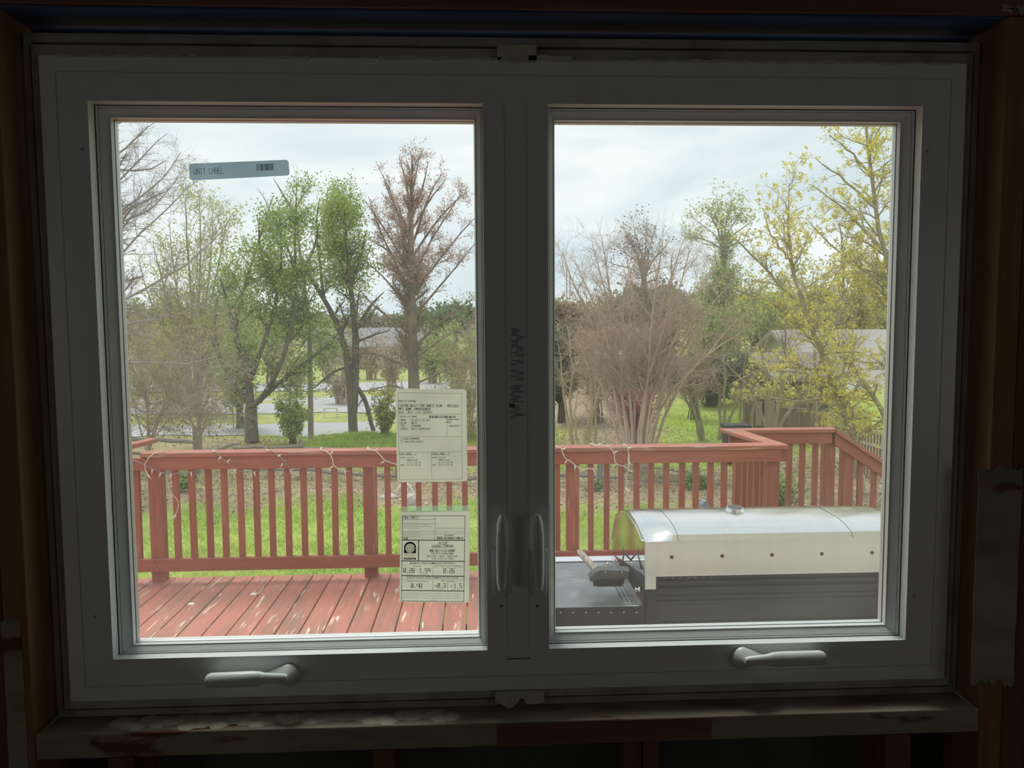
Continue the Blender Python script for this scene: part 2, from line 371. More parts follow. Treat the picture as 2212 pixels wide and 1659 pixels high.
for (pa, pb) in ((232, 289), (803, 852), (1347, 1386), (1389, 1426), (1913, 1968)):
    xa, xb = at(pa, 1640, -.04)[0], at(pb, 1640, -.04)[0]
    lumber('cripple_stud', xa, xb, -.04, .054, RZ0, -.0695, 'stud_dark')
# patches of old paint on the faces of the side studs
def patch(px0, px1, py0, py1, seed, Y=-.0408):
    r = random.Random(seed); n = 14
    p0, p1 = at(px0, py0, Y), at(px1, py1, Y); pts = []
    xa, xb, za, zb = p0[0], p1[0], p1[2], p0[2]
    for i in range(n): pts.append((xa+(xb-xa)*i/n, zb+r.uniform(-.006, .004)))
    for i in range(n): pts.append((xb+r.uniform(-.002, 0), zb+(za-zb)*i/n))
    for i in range(n): pts.append((xb+(xa-xb)*i/n, za+r.uniform(-.012, .008)))
    for i in range(n): pts.append((xa+r.uniform(0, .002), za+(zb-za)*i/n))
    return MB().prism([(x, Y, z) for x, z in pts], (0, .0007, 0)).build('paint_patch', MT['paint'], fr)
patch(0, 66, 1340, 1720, 3); patch(2114, 2190, 1010, 1475, 4, -.0412); patch(2165, 2260, 12, 28, 6)
# blue flashing tape under the header
struct('trim_2', MB().box(-.7195, .7195, -.036, .05, 1.0145, 1.0175), MT['blue_tape'])

# ------------------------------------------------------------ the casement window
win = empty('window_1', (0, 0, 0), kind='structure')
FX, FZ0, FZ1 = .6865, 0.0, .962
A_, B_, C0, C1 = .6203, .0484, .0648, .8985
b = MB()
b.box(-FX, FX, 0, .05, C1, FZ1); b.box(-FX, FX, 0, .05, FZ0, C0)
b.box(-FX, -A_, 0, .05, C0, C1); b.box(A_, FX, 0, .05, C0, C1); b.box(-B_, B_, 0, .05, C0, C1)
b.box(-FX, FX, .05, .095, C1+.03, FZ1); b.box(-FX, FX, .05, .095, FZ0, C0-.045)
b.box(-FX, -A_-.035, .05, .095, C0-.045, C1+.03); b.box(A_+.035, FX, .05, .095, C0-.045, C1+.03); b.box(-B_+.012, B_-.012, .05, .095, C0-.045, C1+.03)
wf = b.build('window_frame', MT['vinyl'], win)
# faint welded steps of the vinyl profile
for (x0, x1, z0, z1, nm) in ((-.664, .664, .022, .940, 'a'),):
    t = .0010; m_ = MB()
    for (a, c, d, e_) in ((x0, x1, z0, z0+t), (x0, x1, z1-t, z1), (x0, x0+t, z0, z1), (x1-t, x1, z0, z1)): m_.box(a, c, -.0006, .001, d, e_)
    m_.build('profile_step', MT['vinyl_line'], wf)
for x in (-.0165, .0165): MB().box(x-.0004, x+.0004, -.0004, .001, C0, C1).build('profile_step', MT['vinyl_line'], wf)
MB().box(-.018, .018, -.0006, .001, .0495, .0512).build('weep_slot', MT['groove'], wf)
# stepped surround between frame and studs
b = MB(); K = FX
b.ring(-.7135, .7135, -.0305, .9975, [(0, .05), (0, .012), (.010, .010), (.0105, .022), (.0135, .022), (.014, .006), (.0265, .006), (.027, .05)], (1, 1, 1.12, 1.32))
su = b.build('jamb_surround', MT['surround'], win); 
b = MB(); r = random.Random(2)
for x0, x1, z0, z1 in ((-.026, .032, .958, .9825), (.02, .085, .960, .968), (-.20, -.02, .9605, .9645), (-.66, -.30, .9605, .9635), (.09, .66, .9605, .9640)):
    n = max(6, int((x1-x0)/.012)); lo = [(x0+(x1-x0)*i/n, -.0015, z0+r.uniform(-.001, .001)) for i in range(n+1)]
    hi = [(x0+(x1-x0)*i/n, -.0015, z1+r.uniform(-.0018, .0015)) for i in range(n, -1, -1)]
    b.prism(lo+hi, (0, .014, 0))
b.build('foam_bead', MT['foam'], su)
b = MB(); lo = [(-.036+.076*i/14, -.003, -.0215-(.006 if 2 < i < 6 else 0)+(.008 if i in (7, 8) else 0)+r.uniform(-.002, .002)) for i in range(15)]
b.prism(lo+[(.040, -.003, -.001), (-.036, -.003, -.002)], (0, .016, 0)); b.build('foam_blob', MT['foam'], su)
b = MB()
for i in range(46):
    x = -.62+.52*i/46+r.uniform(0, .01); b.lathe((x, -.012+r.uniform(-.012, .01), -.0312), (0, 0, 1), [(0, .016), (.0012, .012), (.002+r.uniform(0, .002), .004)], 7)
fb = b.build('foam_crumbs', MT['foam'], fr); fb['kind'] = 'stuff'
# sashes
for nm, x0, x1, ins in (('l', -A_, -B_, (.0225, .0137, .0130, .0190)), ('r', B_, A_, (.0140, .0225, .0175, .0190))):
    s = MB()
    s.ring(x0, x1, C0, C1, [(0, .0002), (.05, .016)], ins)
    s.ring(x0, x1, C0, C1, [(.06, .026), (.10, .0200), (.12, .0165), (.22, .0180), (.25, .0205), (.28, .0188), (.84, .0275), (.87, .0262), (.94, .033)], ins)
    s.ring(x0, x1, C0, C1, [(1.01, .044), (.2, .062), (-.4, .094)], ins)
    sa = s.build('sash', MT['vinyl'], win, fix=False)
    MB().ring(x0, x1, C0, C1, [(.045, .0158), (.058, .0275), (.105, .0265)], ins).build('sash_gap', MT['groove'], sa, fix=False)
    MB().ring(x0, x1, C0, C1, [(.925, .0320), (.95, .0362)], ins).build('gasket', MT['gasket'], sa, fix=False)
    MB().ring(x0, x1, C0, C1, [(.955, .0352), (.985, .0358), (.985, .039), (1.0, .0392), (1.01, .044)], ins).build('spacer_bar', MT['spacer'], sa, fix=False)
    g = MB(); X0, X1, Z0, Z1 = x0+ins[0]*.93, x1-ins[1]*.93, C0+ins[2]*.93, C1-ins[3]*.93
    g.add([(X0, .0352, Z0), (X1, .0352, Z0), (X1, .0352, Z1), (X0, .0352, Z1)], [(0, 1, 2, 3)])
    g.build('glass_pane', MT['glass'], sa, fix=False)
# lock levers on the mullion
def lock(sx, pxs):
    m_ = at(pxs, 1230, 0); cx = m_[0]; top = at(pxs, 1106, 0)[2]; bot = at(pxs, 1262, 0)[2]; pt = at(pxs, 1182, 0)[2]; pb = at(pxs, 1287, 0)[2]
    # escutcheon: a rounded plate standing out towards the pane
    o = []; w0, w1 = -.0085, .0155
    for q in range(0, 9): a = PI*q/8; o.append((cx+sx*((w0+w1)/2-.001-math.cos(a)*(w1-w0)/2*.92), pb+.008-math.sin(a)*.010))
    o += [(cx+sx*w1, pt-.004), (cx+sx*(w1-.003), pt), (cx+sx*(w1-.009), pt), (cx+sx*w0, pt-.006)]
    pl = MB().prism([(x, -.0075, z) for x, z in o], (0, .0080, 0)).build('lock_plate', MT['handle'], win, bevel=.0018)
    v = MB(); n = 11; pr = []
    for i in range(n+1):
        t = i/n; z = top+(bot-top)*t
        half = .0072+.0014*math.sin(PI*min(1, t*1.2)); 
        if i == 0: half *= .55
        if i == n: half *= .62
        y = -.0265+.011*(1-min(1, t*3))**2+.002*t
        x = cx+sx*(-.0015+.0022*t)
        pr.append((x, y, z, half))
    vs = []
    for x, y, z, h in pr:
        for q in range(10):
            a = 2*PI*q/10; vs.append((x+h*math.cos(a)*1.02, y+.0075*math.sin(a), z))
    fs = [(i*10+j, i*10+(j+1) % 10, (i+1)*10+(j+1) % 10, (i+1)*10+j) for i in range(n) for j in range(10)]+[tuple(range(10)), tuple(n*10+j for j in range(10))[::-1]]
    v.add(vs, fs); v.box(cx-.005, cx+.005, -.022, -.006, bot+.012, bot+.045)
    lv = v.build('lock_lever', MT['handle'], pl, smooth=True); smooth_angle(lv, 40)
    p = at(pxs, 1309, 0); MB().lathe((p[0], .0005, p[2]), (0, -1, 0), [(0, .0022), (.001, .002)], 10).build('screw_hole', MT['groove'], wf)
lock(-1, 1083); lock(1, 1161)
# folding crank handles on the bottom rail
def crank(s, pxb, pxe, pyb, pye):
    """s = +1: arm runs from its base towards +x"""
    p = at(pxb, pyb, 0); q = at(pxe, pye, 0)
    base = MB(); rows = []
    for i in range(7):
        t = i/6; rr = math.cos(t*PI/2*.96); rows.append((t*.0215, rr))
    vs = []; n = 20
    for d, rr in rows:
        for j in range(n):
            a = 2*PI*j/n; ca, sa_ = math.cos(a), math.sin(a)
            x = ca*(.0185 if ca*s < 0 else .046)*rr; z = sa_*.0185*rr*(1 if ca*s < 0 else max(.35, 1-.75*abs(ca)))-.004
            vs.append((p[0]+x, -.0002-d, p[2]+z-.0012))
    k = len(rows)
    base.add(vs, [(i*n+j, i*n+(j+1) % n, (i+1)*n+(j+1) % n, (i+1)*n+j) for i in range(k-1) for j in range(n)]+[tuple((k-1)*n+j for j in range(n))])
    bo = base.build('crank_base', MT['handle'], win, smooth=True); smooth_angle(bo, 50)
    Lh = abs(q[0]-p[0]); arm = MB(); vs = []
    prof = [(0, .0040, .004), (.004, .0062, .0055), (.040*Lh/.14, .0092, .0070), (.047*Lh/.14, .0112, .0085), (.060*Lh/.14, .0122, .0098), (.5*Lh, .0122, .0105), (.93*Lh, .0118, .0105), (.975*Lh, .0100, .0090), (Lh, .0055, .0045)]
    for d, hz, hy in prof:
        t = d/Lh
        for j in range(16):
            a = 2*PI*j/16; ca, sa_ = math.cos(a), math.sin(a)
            cz = p[2]+(q[2]-p[2])*t
            z = cz+.002+(sa_*hz if sa_ > 0 else sa_*hz*.9); y = -.0265+ca*hy-.002
            vs.append((p[0]+s*(d-.006), y, z))
    k = len(prof); arm.add(vs, [(i*16+j, i*16+(j+1) % 16, (i+1)*16+(j+1) % 16, (i+1)*16+j) for i in range(k-1) for j in range(16)]+[tuple(range(16))[::-1], tuple((k-1)*16+j for j in range(16))])
    ao = arm.build('crank_arm', MT['handle'], bo, smooth=True); smooth_angle(ao, 50)
crank(-1, 622, 449, 1449, 1456); crank(1, 1604, 1774, 1413, 1407)
for (px, py) in ((205, 1332), (178, 322), (2003, 326), (1975, 1288)):
    p = at(px, py, 0); MB().lathe((p[0], .0005, p[2]), (0, -1, 0), [(0, .0028), (.0008, .0024), (.0012, .001)], 10).build('screw_dimple', MT['surround'], wf)

# ------------------------------------------------------------ stroke lettering (a plain dot-printer face), drawn as thin flat strokes
GL = dict(A='00 04 16 36 44 40,03 43', B='00 06 36 45 43 03,33 41 40 00', C='46 06 00 40', D='00 06 36 44 42 30 00', E='46 06 00 40,03 33', F='46 06 00,03 33', G='46 06 00 40 43 23', H='00 06,40 46,03 43', I='10 30,20 26,16 36', J='46 40 00 02', K='00 06,46 03 40', L='06 00 40', M='00 06 23 46 40', N='00 06 40 46', O='00 06 46 40 00', P='00 06 46 43 03', Q='00 06 46 40 00,22 40', R='00 06 46 43 03,13 40', S='46 06 03 43 40 00', T='06 46,26 20', U='06 00 40 46', V='06 20 46', W='06 00 23 40 46', X='00 46,06 40', Y='06 23 46,23 20', Z='06 46 00 40')
GL.update({'0': '00 06 46 40 00,01 45', '1': '15 26 20,10 30', '2': '06 46 43 03 00 40', '3': '06 46 40 00,03 43', '4': '06 03 43,46 40', '5': '46 06 03 43 40 00', '6': '46 06 00 40 43 03', '7': '06 46 20', '8': '00 06 46 40 00,03 43', '9': '40 46 06 03 43', '-': '13 33', '.': '20 21', '/': '00 46', '#': '10 16,30 36,02 42,04 44', ':': '21 22,24 25', '<': '44 03 42,00 40', '(': '36 14 12 30', ')': '16 34 32 10', '*': '14 32,12 34', ',': '21 10'})
class Sheet:
    """flat print laid on a four-cornered sheet; u, v in 0..1 from its lower left corner"""
    def __init__(s, TL, TR, BR, BL, Y):
        s.c = [np.array(at(*p, Y)) for p in (TL, TR, BR, BL)]; s.Y = Y
        s.w = np.linalg.norm(s.c[1]-s.c[0]); s.h = np.linalg.norm(s.c[0]-s.c[3]); s.b = MB()
    def p(s, u, v, lift=.0006):
        TL, TR, BR, BL = s.c; q = (TL*(1-u)+TR*u)*v+(BL*(1-u)+BR*u)*(1-v); return (q[0], q[1]-lift, q[2])
    def quad(s, u0, v0, u1, v1): s.b.add([s.p(u0, v0), s.p(u1, v0), s.p(u1, v1), s.p(u0, v1)], [(0, 1, 2, 3)])
    def line(s, u0, v0, u1, v1, t):
        du, dv = (u1-u0)*s.w, (v1-v0)*s.h; l = math.hypot(du, dv) or 1; nx, ny = -dv/l*t/2, du/l*t/2; ex, ey = du/l*t/2, dv/l*t/2
        q = [(u0*s.w-ex+nx, v0*s.h-ey+ny), (u0*s.w-ex-nx, v0*s.h-ey-ny), (u1*s.w+ex-nx, v1*s.h+ey-ny), (u1*s.w+ex+nx, v1*s.h+ey+ny)]
        s.b.add([s.p(a/s.w, c/s.h) for a, c in q], [(0, 1, 2, 3)])
    def text(s, txt, u, v, hgt, wid, t):
        """hgt: letter height in v, wid: total width in u"""
        n = len(txt); cw = wid/n; t = t*.8
        for i, ch in enumerate(txt.upper()):
            for st in GL.get(ch, '').split(','):
                pts = [(int(a[0])/4*.74, int(a[1])/6) for a in st.split()]
                for a, c in zip(pts, pts[1:]): s.line(u+(i+a[0])*cw, v+a[1]*hgt, u+(i+c[0])*cw, v+c[1]*hgt, t)
    def bars(s, u0, v0, u1, v1, seed):
        r = random.Random(seed); u = u0
        while u < u1:
            w_ = r.choice((.0028, .0028, .0055, .008))*(.14/s.w); s.quad(u, v0, min(u+w_, u1), v1); u += w_+r.choice((.003, .003, .006))*(.14/s.w)
    def type(s, txt, u, v, hgt, wid, bold=False):
        """print set in the built-in face"""
        cu = bpy.data.curves.new('t', 'FONT'); cu.body = txt; cu.resolution_u = 2
        if bold: cu.offset = .006
        ob = bpy.data.objects.new('t', cu); COL.objects.link(ob)
        dg = bpy.context.evaluated_depsgraph_get(); dg.update(); me = bpy.data.meshes.new_from_object(ob.evaluated_get(dg))
        co = [v_.co for v_ in me.vertices]; x0 = min(c.x for c in co); x1 = max(c.x for c in co)
        s.b.add([s.p(u+(c.x-x0)/(x1-x0)*wid, v+c.y/.70*hgt) for c in co], [tuple(p.vertices) for p in me.polygons])
        bpy.data.objects.remove(ob); bpy.data.curves.remove(cu); bpy.data.meshes.remove(me)
    def sheet(s, name, m, label, rad=.03, group=None):
        q = []; ru, rv = rad, rad*s.w/s.h
        for cu_, cv, a0 in ((1-ru, rv, -90), (1-ru, 1-rv, 0), (ru, 1-rv, 90), (ru, rv, 180)):
            for k in range(5): a = math.radians(a0+k*22.5); q.append((cu_+ru*math.cos(a), cv+rv*math.sin(a)))
        o = MB().prism([s.p(u, v, .0004) for u, v in q], (0, .0003, 0)).build(name, m)
        tag(o, label, 'sticker'); s.o = o; return o
    def done(s, m, name='printed_text'): o = s.b.build(name, m, s.o, fix=False); o['kind'] = 'stuff'; s.b = MB(); return o
GY = .0347
s = Sheet((407, 354), (623, 345), (626, 379), (411, 390), GY); s.sheet('sticker', MT['paper_blue'], 'long narrow blue-grey unit label sticker high on the left pane', .03)
s.text('UNIT LABEL', .05, .34, .34, .30, .0007); s.bars(.675, .38, .845, .80, 5); s.done(MT['print'])
s = Sheet((854, 839), (1008, 841), (1010, 1040), (858, 1042), GY); s.sheet('sticker', MT['paper'], 'pale green-white quality control sheet, upper of two on the left pane', .04)
T1 = .0004
def fr_(u0, v0, u1, v1, t=T1):
    s.line(u0, v0, u1, v0, t); s.line(u0, v1, u1, v1, t); s.line(u0, v0, u0, v1, t); s.line(u1, v0, u1, v1, t)
fr_(.035, .03, .925, .955)
for v in (.733, .49, .325): s.line(.035, v, .925, v, T1)
s.line(.49, .03, .49, .325, T1); s.line(.715, .49, .715, .612, T1); s.line(.715, .612, .925, .612, T1)
fr_(.04, .295, .275, .325); fr_(.49, .295, .74, .325)
s.text('QUALITY CONTROL', .045, .858, .019, .25, .0005); s.text('CUSTOM BUILT FOR OWAIS ALAM - REVISED', .045, .808, .025, .84, .0007); s.text('MPS HOME IMPROVEMENT', .045, .772, .024, .455, .0007)
s.text('0572 - PW 2 - LITE CASEMENT', .045, .742, .019, .47, .0005)
s.text('ORDER# 470-00002', .055, .697, .012, .245, .0004); s.bars(.47, .688, .84, .716, 9)
for k, (a, c) in enumerate((('FRAME', '53 3/4 X 37 3/4'), ('COLOR', 'WHITE'), ('TYPE', 'STANDARD'), ('SCREEN', 'HALF-FIBERGLASS'))):
    v = .657-k*.031; s.text(a, .055, v, .019, .018*len(a), .0005); s.text(c, .215, v, .019, .0175*len(c), .0005)
s.text('0200807-0307', .71, .668, .012, .18, .0004); s.text('0572', .71, .635, .019, .07, .0005); s.text('100X53124', .745, .595, .013, .14, .0004)
fr_(.06, .455, .087, .477, .0004); fr_(.06, .425, .087, .447, .0004)
s.text('HEAD EXPANDER', .105, .458, .018, .225, .0005); s.text('SINGLE FRAME CASEMENT-2', .105, .428, .014, .29, .0004)
for u, tt in ((.05, 'LEFT SASH'), (.50, 'RIGHT SASH')): s.text(tt, u+.005, .298, .018, .0175*len(tt), .0005)
for u in (.055, .505):
    for k, (a, c) in enumerate((('GLASS', 'D/S LO-E'), ('', 'ARGON FILLED'), ('', '22 1/2 X 33 1/8'), ('SASH', '25 1/2 X 36 1/8'))):
        v = .258-k*.0265; s.text(a, u, v, .013, .013*len(a), .0004) if a else None; s.text(c, u+.09, v, .013, .013*len(c), .0004)
s.done(MT['print_faint'])
s = Sheet((865, 1103), (1016, 1103), (1013, 1302), (863, 1300), GY); st2 = s.sheet('sticker', MT['paper'], 'pale energy performance ratings sheet, lower of two on the left pane', .04)
fr_(.03, .012, .925, .945, .0008)
for v in (.68, .452, .29, .128): s.line(.03, v, .925, v, .0013)
s.line(.265, .452, .265, .68, .0013); s.line(.495, .68, .495, .945, T1); s.line(.495, .81, .925, .81, T1); s.line(.495, .775, .925, .775, T1); s.line(.495, .748, .925, .748, T1)
for v in (.903, .862, .775, .745, .71): s.line(.03, v, .495, v, T1)
s.line(.475, .29, .475, .40, .0004); s.line(.475, .128, .475, .245, .0004); s.line(.03, .252, .925, .252, .0004)
s.text('FBC# 11987.5', .045, .913, .024, .21, .0006); s.type('Cert Agency: AAMA   Test Method', .045, .845, .010, .36); s.type('AAMA/WDMA/CSA 101/I.S.2/A440-08', .045, .826, .010, .40); s.type('and CSA A440S1-09', .045, .806, .010, .22)
s.type('Max Test Size: 72 X 39', .045, .755, .011, .24); s.type('Window Size: 53.75x37.75', .045, .723, .011, .28); s.text('PG30', .045, .687, .018, .07, .0006)
s.text('470-00002', .63, .728, .010, .13, .0004); s.bars(.525, .69, .90, .718, 12)
s.text('ALSIDE', .555, .635, .028, .13, .0006); s.text('WINDOW COMPANY', .455, .600, .028, .32, .0006); s.text('MODEL 0572 -2-LITE CASEMENT', .43, .552, .026, .36, .0006)
s.text('CPD# ASO-A-35-00482-00001', .45, .528, .013, .32, .0004); s.text('SOLID VINYL - WELDED - DOUBLE GLAZE', .39, .500, .015, .44, .0004); s.text('13/16 IG DS LO-E ARGON', .45, .472, .015, .32, .0004)
s.type('ENERGY PERFORMANCE RATINGS', .145, .418, .022, .65, True); s.type('U-Factor', .19, .388, .018, .12); s.type('Solar Heat Gain Coefficient', .50, .391, .018, .40)
for tt, u in (('0.28', .055), ('1.59', .28), ('0.26', .63)): s.text(tt, u, .325, .045, .165, .0010)
s.type('(U.S./I-P)', .09, .300, .011, .10); s.type('(Metric/SI)', .285, .300, .011, .12)
s.type('ADDITIONAL PERFORMANCE RATINGS', .10, .262, .021, .74, True); s.type('Visible Transmittance', .10, .224, .019, .315); s.type('Air Leakage', .60, .228, .019, .19)
for tt, u in (('0.48', .165),): s.text(tt, u, .158, .045, .165, .0010)
s.text('0.3', .545, .163, .045, .122, .0010); s.text('1.5', .78, .163, .045, .122, .0010); s.text('<', .50, .170, .03, .04, .0005); s.text('<', .73, .170, .03, .04, .0005); s.line(.69, .14, .69, .23, .0004)
s.type('(U.S./I-P)', .53, .138, .010, .10); s.type('(Metric/SI)', .75, .138, .010, .11)
for k, tt in enumerate(('Manufacturer stipulates that these ratings conform to applicable NFRC procedures for determining whole', 'product performance. NFRC ratings are determined for a fixed set of environmental conditions and a', 'specific product size. NFRC does not recommend any product and does not warrant the suitability of any', 'product for any specific use. Consult manufacturer literature for other product performance information.')):
    s.type(tt, .05, .096-k*.0185, .009, .84)
s.type('www.nfrc.org', .42, .022, .009, .11)
# sun emblem
s.type('National Fenestration', .06, .522, .010, .17); s.type('Rating Council', .085, .506, .010, .125)
def seg_d(px, py, ax, ay, bx, by):
    t = max(0, min(1, ((px-ax)*(bx-ax)+(py-ay)*(by-ay))/((bx-ax)**2+(by-ay)**2+1e-12))); return math.hypot(px-ax-t*(bx-ax), py-ay-t*(by-ay))
def raster(u0, u1, v0, v1, nu, nv, f):
    """black cells wherever f(u, v) holds; runs along u are merged"""
    for j in range(nv):
        k = 0
        while k < nu:
            if f(u0+(u1-u0)*(k+.5)/nu, v0+(v1-v0)*(j+.5)/nv):
                e = k
                while e < nu and f(u0+(u1-u0)*(e+.5)/nu, v0+(v1-v0)*(j+.5)/nv): e += 1
                s.quad(u0+(u1-u0)*k/nu, v0+(v1-v0)*j/nv, u0+(u1-u0)*e/nu, v0+(v1-v0)*(j+1)/nv); k = e
            else: k += 1
cu_, cv, asp = .1425, .592, s.w/s.h
def emblem(u, v):
    if v > .60 and math.hypot((u-cu_)/.0855, (v-.60)/.062) > 1: return False
    dx, dy = u-cu_, (v-cv)/asp; d = math.hypot(dx, dy); a = (math.degrees(math.atan2(dy, dx)) % 22.5)-11.25
    if d < .034: return False
    return not (.040 < d < .070 and abs(a) < 8.2-(2.5 if d > .060 else 0))
raster(.057, .228, .538, .662, 56, 60, emblem)
cw = .14/9; strokes = []
for i_, ch in enumerate('CERTIFIED'):
    for st in GL[ch].split(','):
        pts = [(.073+(i_+int(a[0])/4*.72)*cw, .4715+int(a[1])/6*.0115) for a in st.split()]; strokes += list(zip(pts, pts[1:]))
raster(.057, .228, .467, .488, 90, 14, lambda u, v: min(seg_d(u, v*1.3, a[0], a[1]*1.3, c[0], c[1]*1.3) for a, c in strokes) > .0011)
s.text('NFRC', .120, .586, .012, .048, .0004)
s.done(MT['print'])
p0, p1 = at(869, 1094, GY), at(1014, 1104, GY)
MB().box(p0[0], p1[0], GY-.0004, GY-.0002, p1[2], p0[2]).build('clear_tape', MT['tape'], st2)['label'] = 'clear greenish strip above the sheet'
# faded print on the mullion
s = Sheet((1100, 705), (1137, 705), (1135, 912), (1097, 912), 0.0); r = random.Random(4)
for i in range(46):
    v = .98-i*.0205
    if i in (15, 19, 20, 27, 28, 38): continue
    a = r.uniform(.12, .5) if i % 3 else .1; s.quad(a, v-.012, min(.92, a+r.uniform(.25, .75)), v)
s.quad(.06, .15, .36, .20)
s.b.build('faded_print', MT['ghost'], wf, fix=False)
# ------------------------------------------------------------ ground: lawn, rising bank on the right, far flats
GZ = -2.0
def sst(a, b, v): t = np.clip((v-a)/(b-a), 0, 1); return t*t*(3-2*t)
def gz(x, y):
    x = np.asarray(x, float); y = np.asarray(y, float)
    rise = sst(.6, 4.5, x)*np.clip(y-12.5, 0, 16)*.085
    far = np.clip(y-34, 0, 200)*.004
    bump = .03*np.sin(x*1.3+1)*np.cos(y*.9)+.02*np.sin(x*2.9+y*2.1)
    mound = .12*sst(-4.5, -2.5, x)*sst(13.4, 14.6, y)*(1-sst(15.8, 17.5, y))*(1-sst(-.2, 1.2, x))
    return GZ+rise+far+bump*sst(60, 20, y)*1.0+mound
def ghit(px, py, y0=4.6, y1=140):
    for Y in np.arange(y0, y1, .08):
        p = at(px, py, Y)
        if p[2] <= gz(p[0], p[1]): return p
    return p
def vnoise(x, y, s, seed=0):
    xi = np.floor(x/s).astype(int); yi = np.floor(y/s).astype(int); fx = x/s-xi; fy = y/s-yi; fx = fx*fx*(3-2*fx); fy = fy*fy*(3-2*fy)
    def h(a, c): v = np.sin(a*127.1+c*311.7+seed*74.7)*43758.5453; return v-np.floor(v)
    return (h(xi, yi)*(1-fx)+h(xi+1, yi)*fx)*(1-fy)+(h(xi, yi+1)*(1-fx)+h(xi+1, yi+1)*fx)*fy
def litter_amt(x, y):
    n = vnoise(x, y, .7, 3)*.6+vnoise(x, y, .22, 5)*.4
    y0 = 9.9-.25*np.clip(x, -3, 3)*(x > 0)-.02*x          # near edge of the litter strip
    band = sst(-.5, .5, y-y0-(n-.5)*1.6)*(1-sst(-.4, .5, y-(12.4+.1*np.clip(-x, 0, 3))-(n-.5)*1.2))
    bank = sst(13.5, 14.5, y+(n-.5)*2)*sst(.9, 2.2, x-(y-14)*.03+(n-.5))*(1-sst(3.2, 4.4, x-(y-15)*.24+(n-.5)*1.2))
    hedge = sst(12.3, 13.0, y)*(1-sst(16.6, 17.4, y))*(1-sst(-4.6, -2.6, x+(n-.5)*2))*.8
    right = sst(3.0, 3.8, x+(n-.5)*1.6)*(1-sst(10.5, 12.5, y-(x-3)*.6))*sst(5, 6, y)
    return np.clip(np.maximum.reduce([band, bank, hedge, right]), 0, 1)
xs = np.concatenate([np.linspace(-140, -12, 26), np.linspace(-11.4, 14, 150), np.linspace(15, 140, 26)])
ys = np.concatenate([np.linspace(-1, 4.5, 6), np.linspace(4.7, 22, 115), np.linspace(23, 60, 50), np.linspace(64, 240, 24)])
gx, gy = np.meshgrid(xs, ys); nv = gx.size
V = np.stack([gx, gy, gz(gx, gy)], -1).reshape(-1, 3)
la = litter_amt(gx, gy).reshape(-1); nn = vnoise(gx, gy, 1.6, 1).reshape(-1); n2 = vnoise(gx, gy, .35, 2).reshape(-1)
green = np.array([.26, .38, .07]); lime = np.array([.46, .48, .14]); brown = np.array([.36, .27, .19])
yell = sst(18, 21, V[:, 1])[:, None]*.55
gc = green*(1-nn[:, None]*.75)+lime*(nn[:, None]*.75); gc = gc*(1-yell)+np.array([.44, .43, .19])*yell
C = (gc*(1-la[:, None])+brown*la[:, None])*(.8+.4*n2[:, None])
ix = np.arange(len(ys)-1)[:, None]*len(xs)+np.arange(len(xs)-1)[None, :]
Fc = np.stack([ix, ix+1, ix+1+len(xs), ix+len(xs)], -1).reshape(-1, 4)
me = npmesh('ground', V, Fc, C); me.polygons.foreach_set('use_smooth', [True]*len(me.polygons))
MT['ground'] = mat('yard_ground', (.2, .3, .08, 1), .95, spec=.1, noise=((9, 9, 9), .45, (.20, .19, .08, 1), .45, .7), attr=True, bump=1.0)
g = link('ground', me, MT['ground']); g['kind'] = 'structure'

def quads_at(P, A, B):
    """diamonds centred on P spanned by A and B"""
    n = len(P); V = np.stack([P-A, P+B, P+A, P-B], 1).reshape(-1, 3); return V, np.arange(n*4).reshape(-1, 4)
# grass blades
def blades(n, x0, x1, y0, y1, h, w, reject=True, dens=None):
    x = rng.uniform(x0, x1, n); y = y0+(y1-y0)*rng.random(n)**1.15
    if reject:
        keep = rng.random(n) > litter_amt(x, y)*.93; x, y = x[keep], y[keep]
    n = len(x); nn = vnoise(x, y, 1.1, 8); tuft = vnoise(x, y, .18, 9)
    hh = h*(.35+.9*tuft)*(.7+.6*rng.random(n))*(.45+1.1*nn); a = rng.uniform(0, 2*PI, n); ww = w*(1+.05*(y-5))
    base = np.stack([x, y, gz(x, y)-.005], -1); side = np.stack([np.cos(a), np.sin(a), 0*a], -1)*ww[:, None]
    lean = rng.normal(0, .7, (n, 2)); tip = base+np.stack([lean[:, 0]*hh, lean[:, 1]*hh, hh], -1)
    V = np.stack([base-side, base+side, tip], 1).reshape(-1, 3)
    t = rng.random(n)[:, None]; pal = np.array([[.17, .34, .045], [.32, .47, .07], [.48, .54, .12], [.10, .24, .04]])
    k = rng.choice(4, n, p=[.38, .34, .14, .14]); c = pal[k]*(1.0+.6*t)+(vnoise(x, y, .9, 31)*nn)[:, None]*np.array([.34, .24, .06])
    dry = rng.random(n) < .05+.25*sst(.55, .8, vnoise(x, y, .8, 21)); c[dry] = (.62, .55, .30)
    return V, np.repeat(c, 3, 0), np.arange(n*3).reshape(-1, 3)
parts = [blades(100000, -4.2, 4.6, 5.6, 11.5, .060, .0035), blades(60000, -5.5, 6.5, 11.3, 17.4, .07, .006), blades(22000, -3.6, .6, 13.4, 16.6, .13, .006)]
V = np.concatenate([p[0] for p in parts]); Cc = np.concatenate([p[1] for p in parts]); off = 0; Fs = []
for p in parts: Fs.append(p[2]+off); off += len(p[0])
o = link('lawn_grass', npmesh('lawn_grass', V, np.concatenate(Fs), Cc), MT['leaf']); tag(o, 'bright green spring grass growing on the yard below the deck', 'grass', kind='stuff')
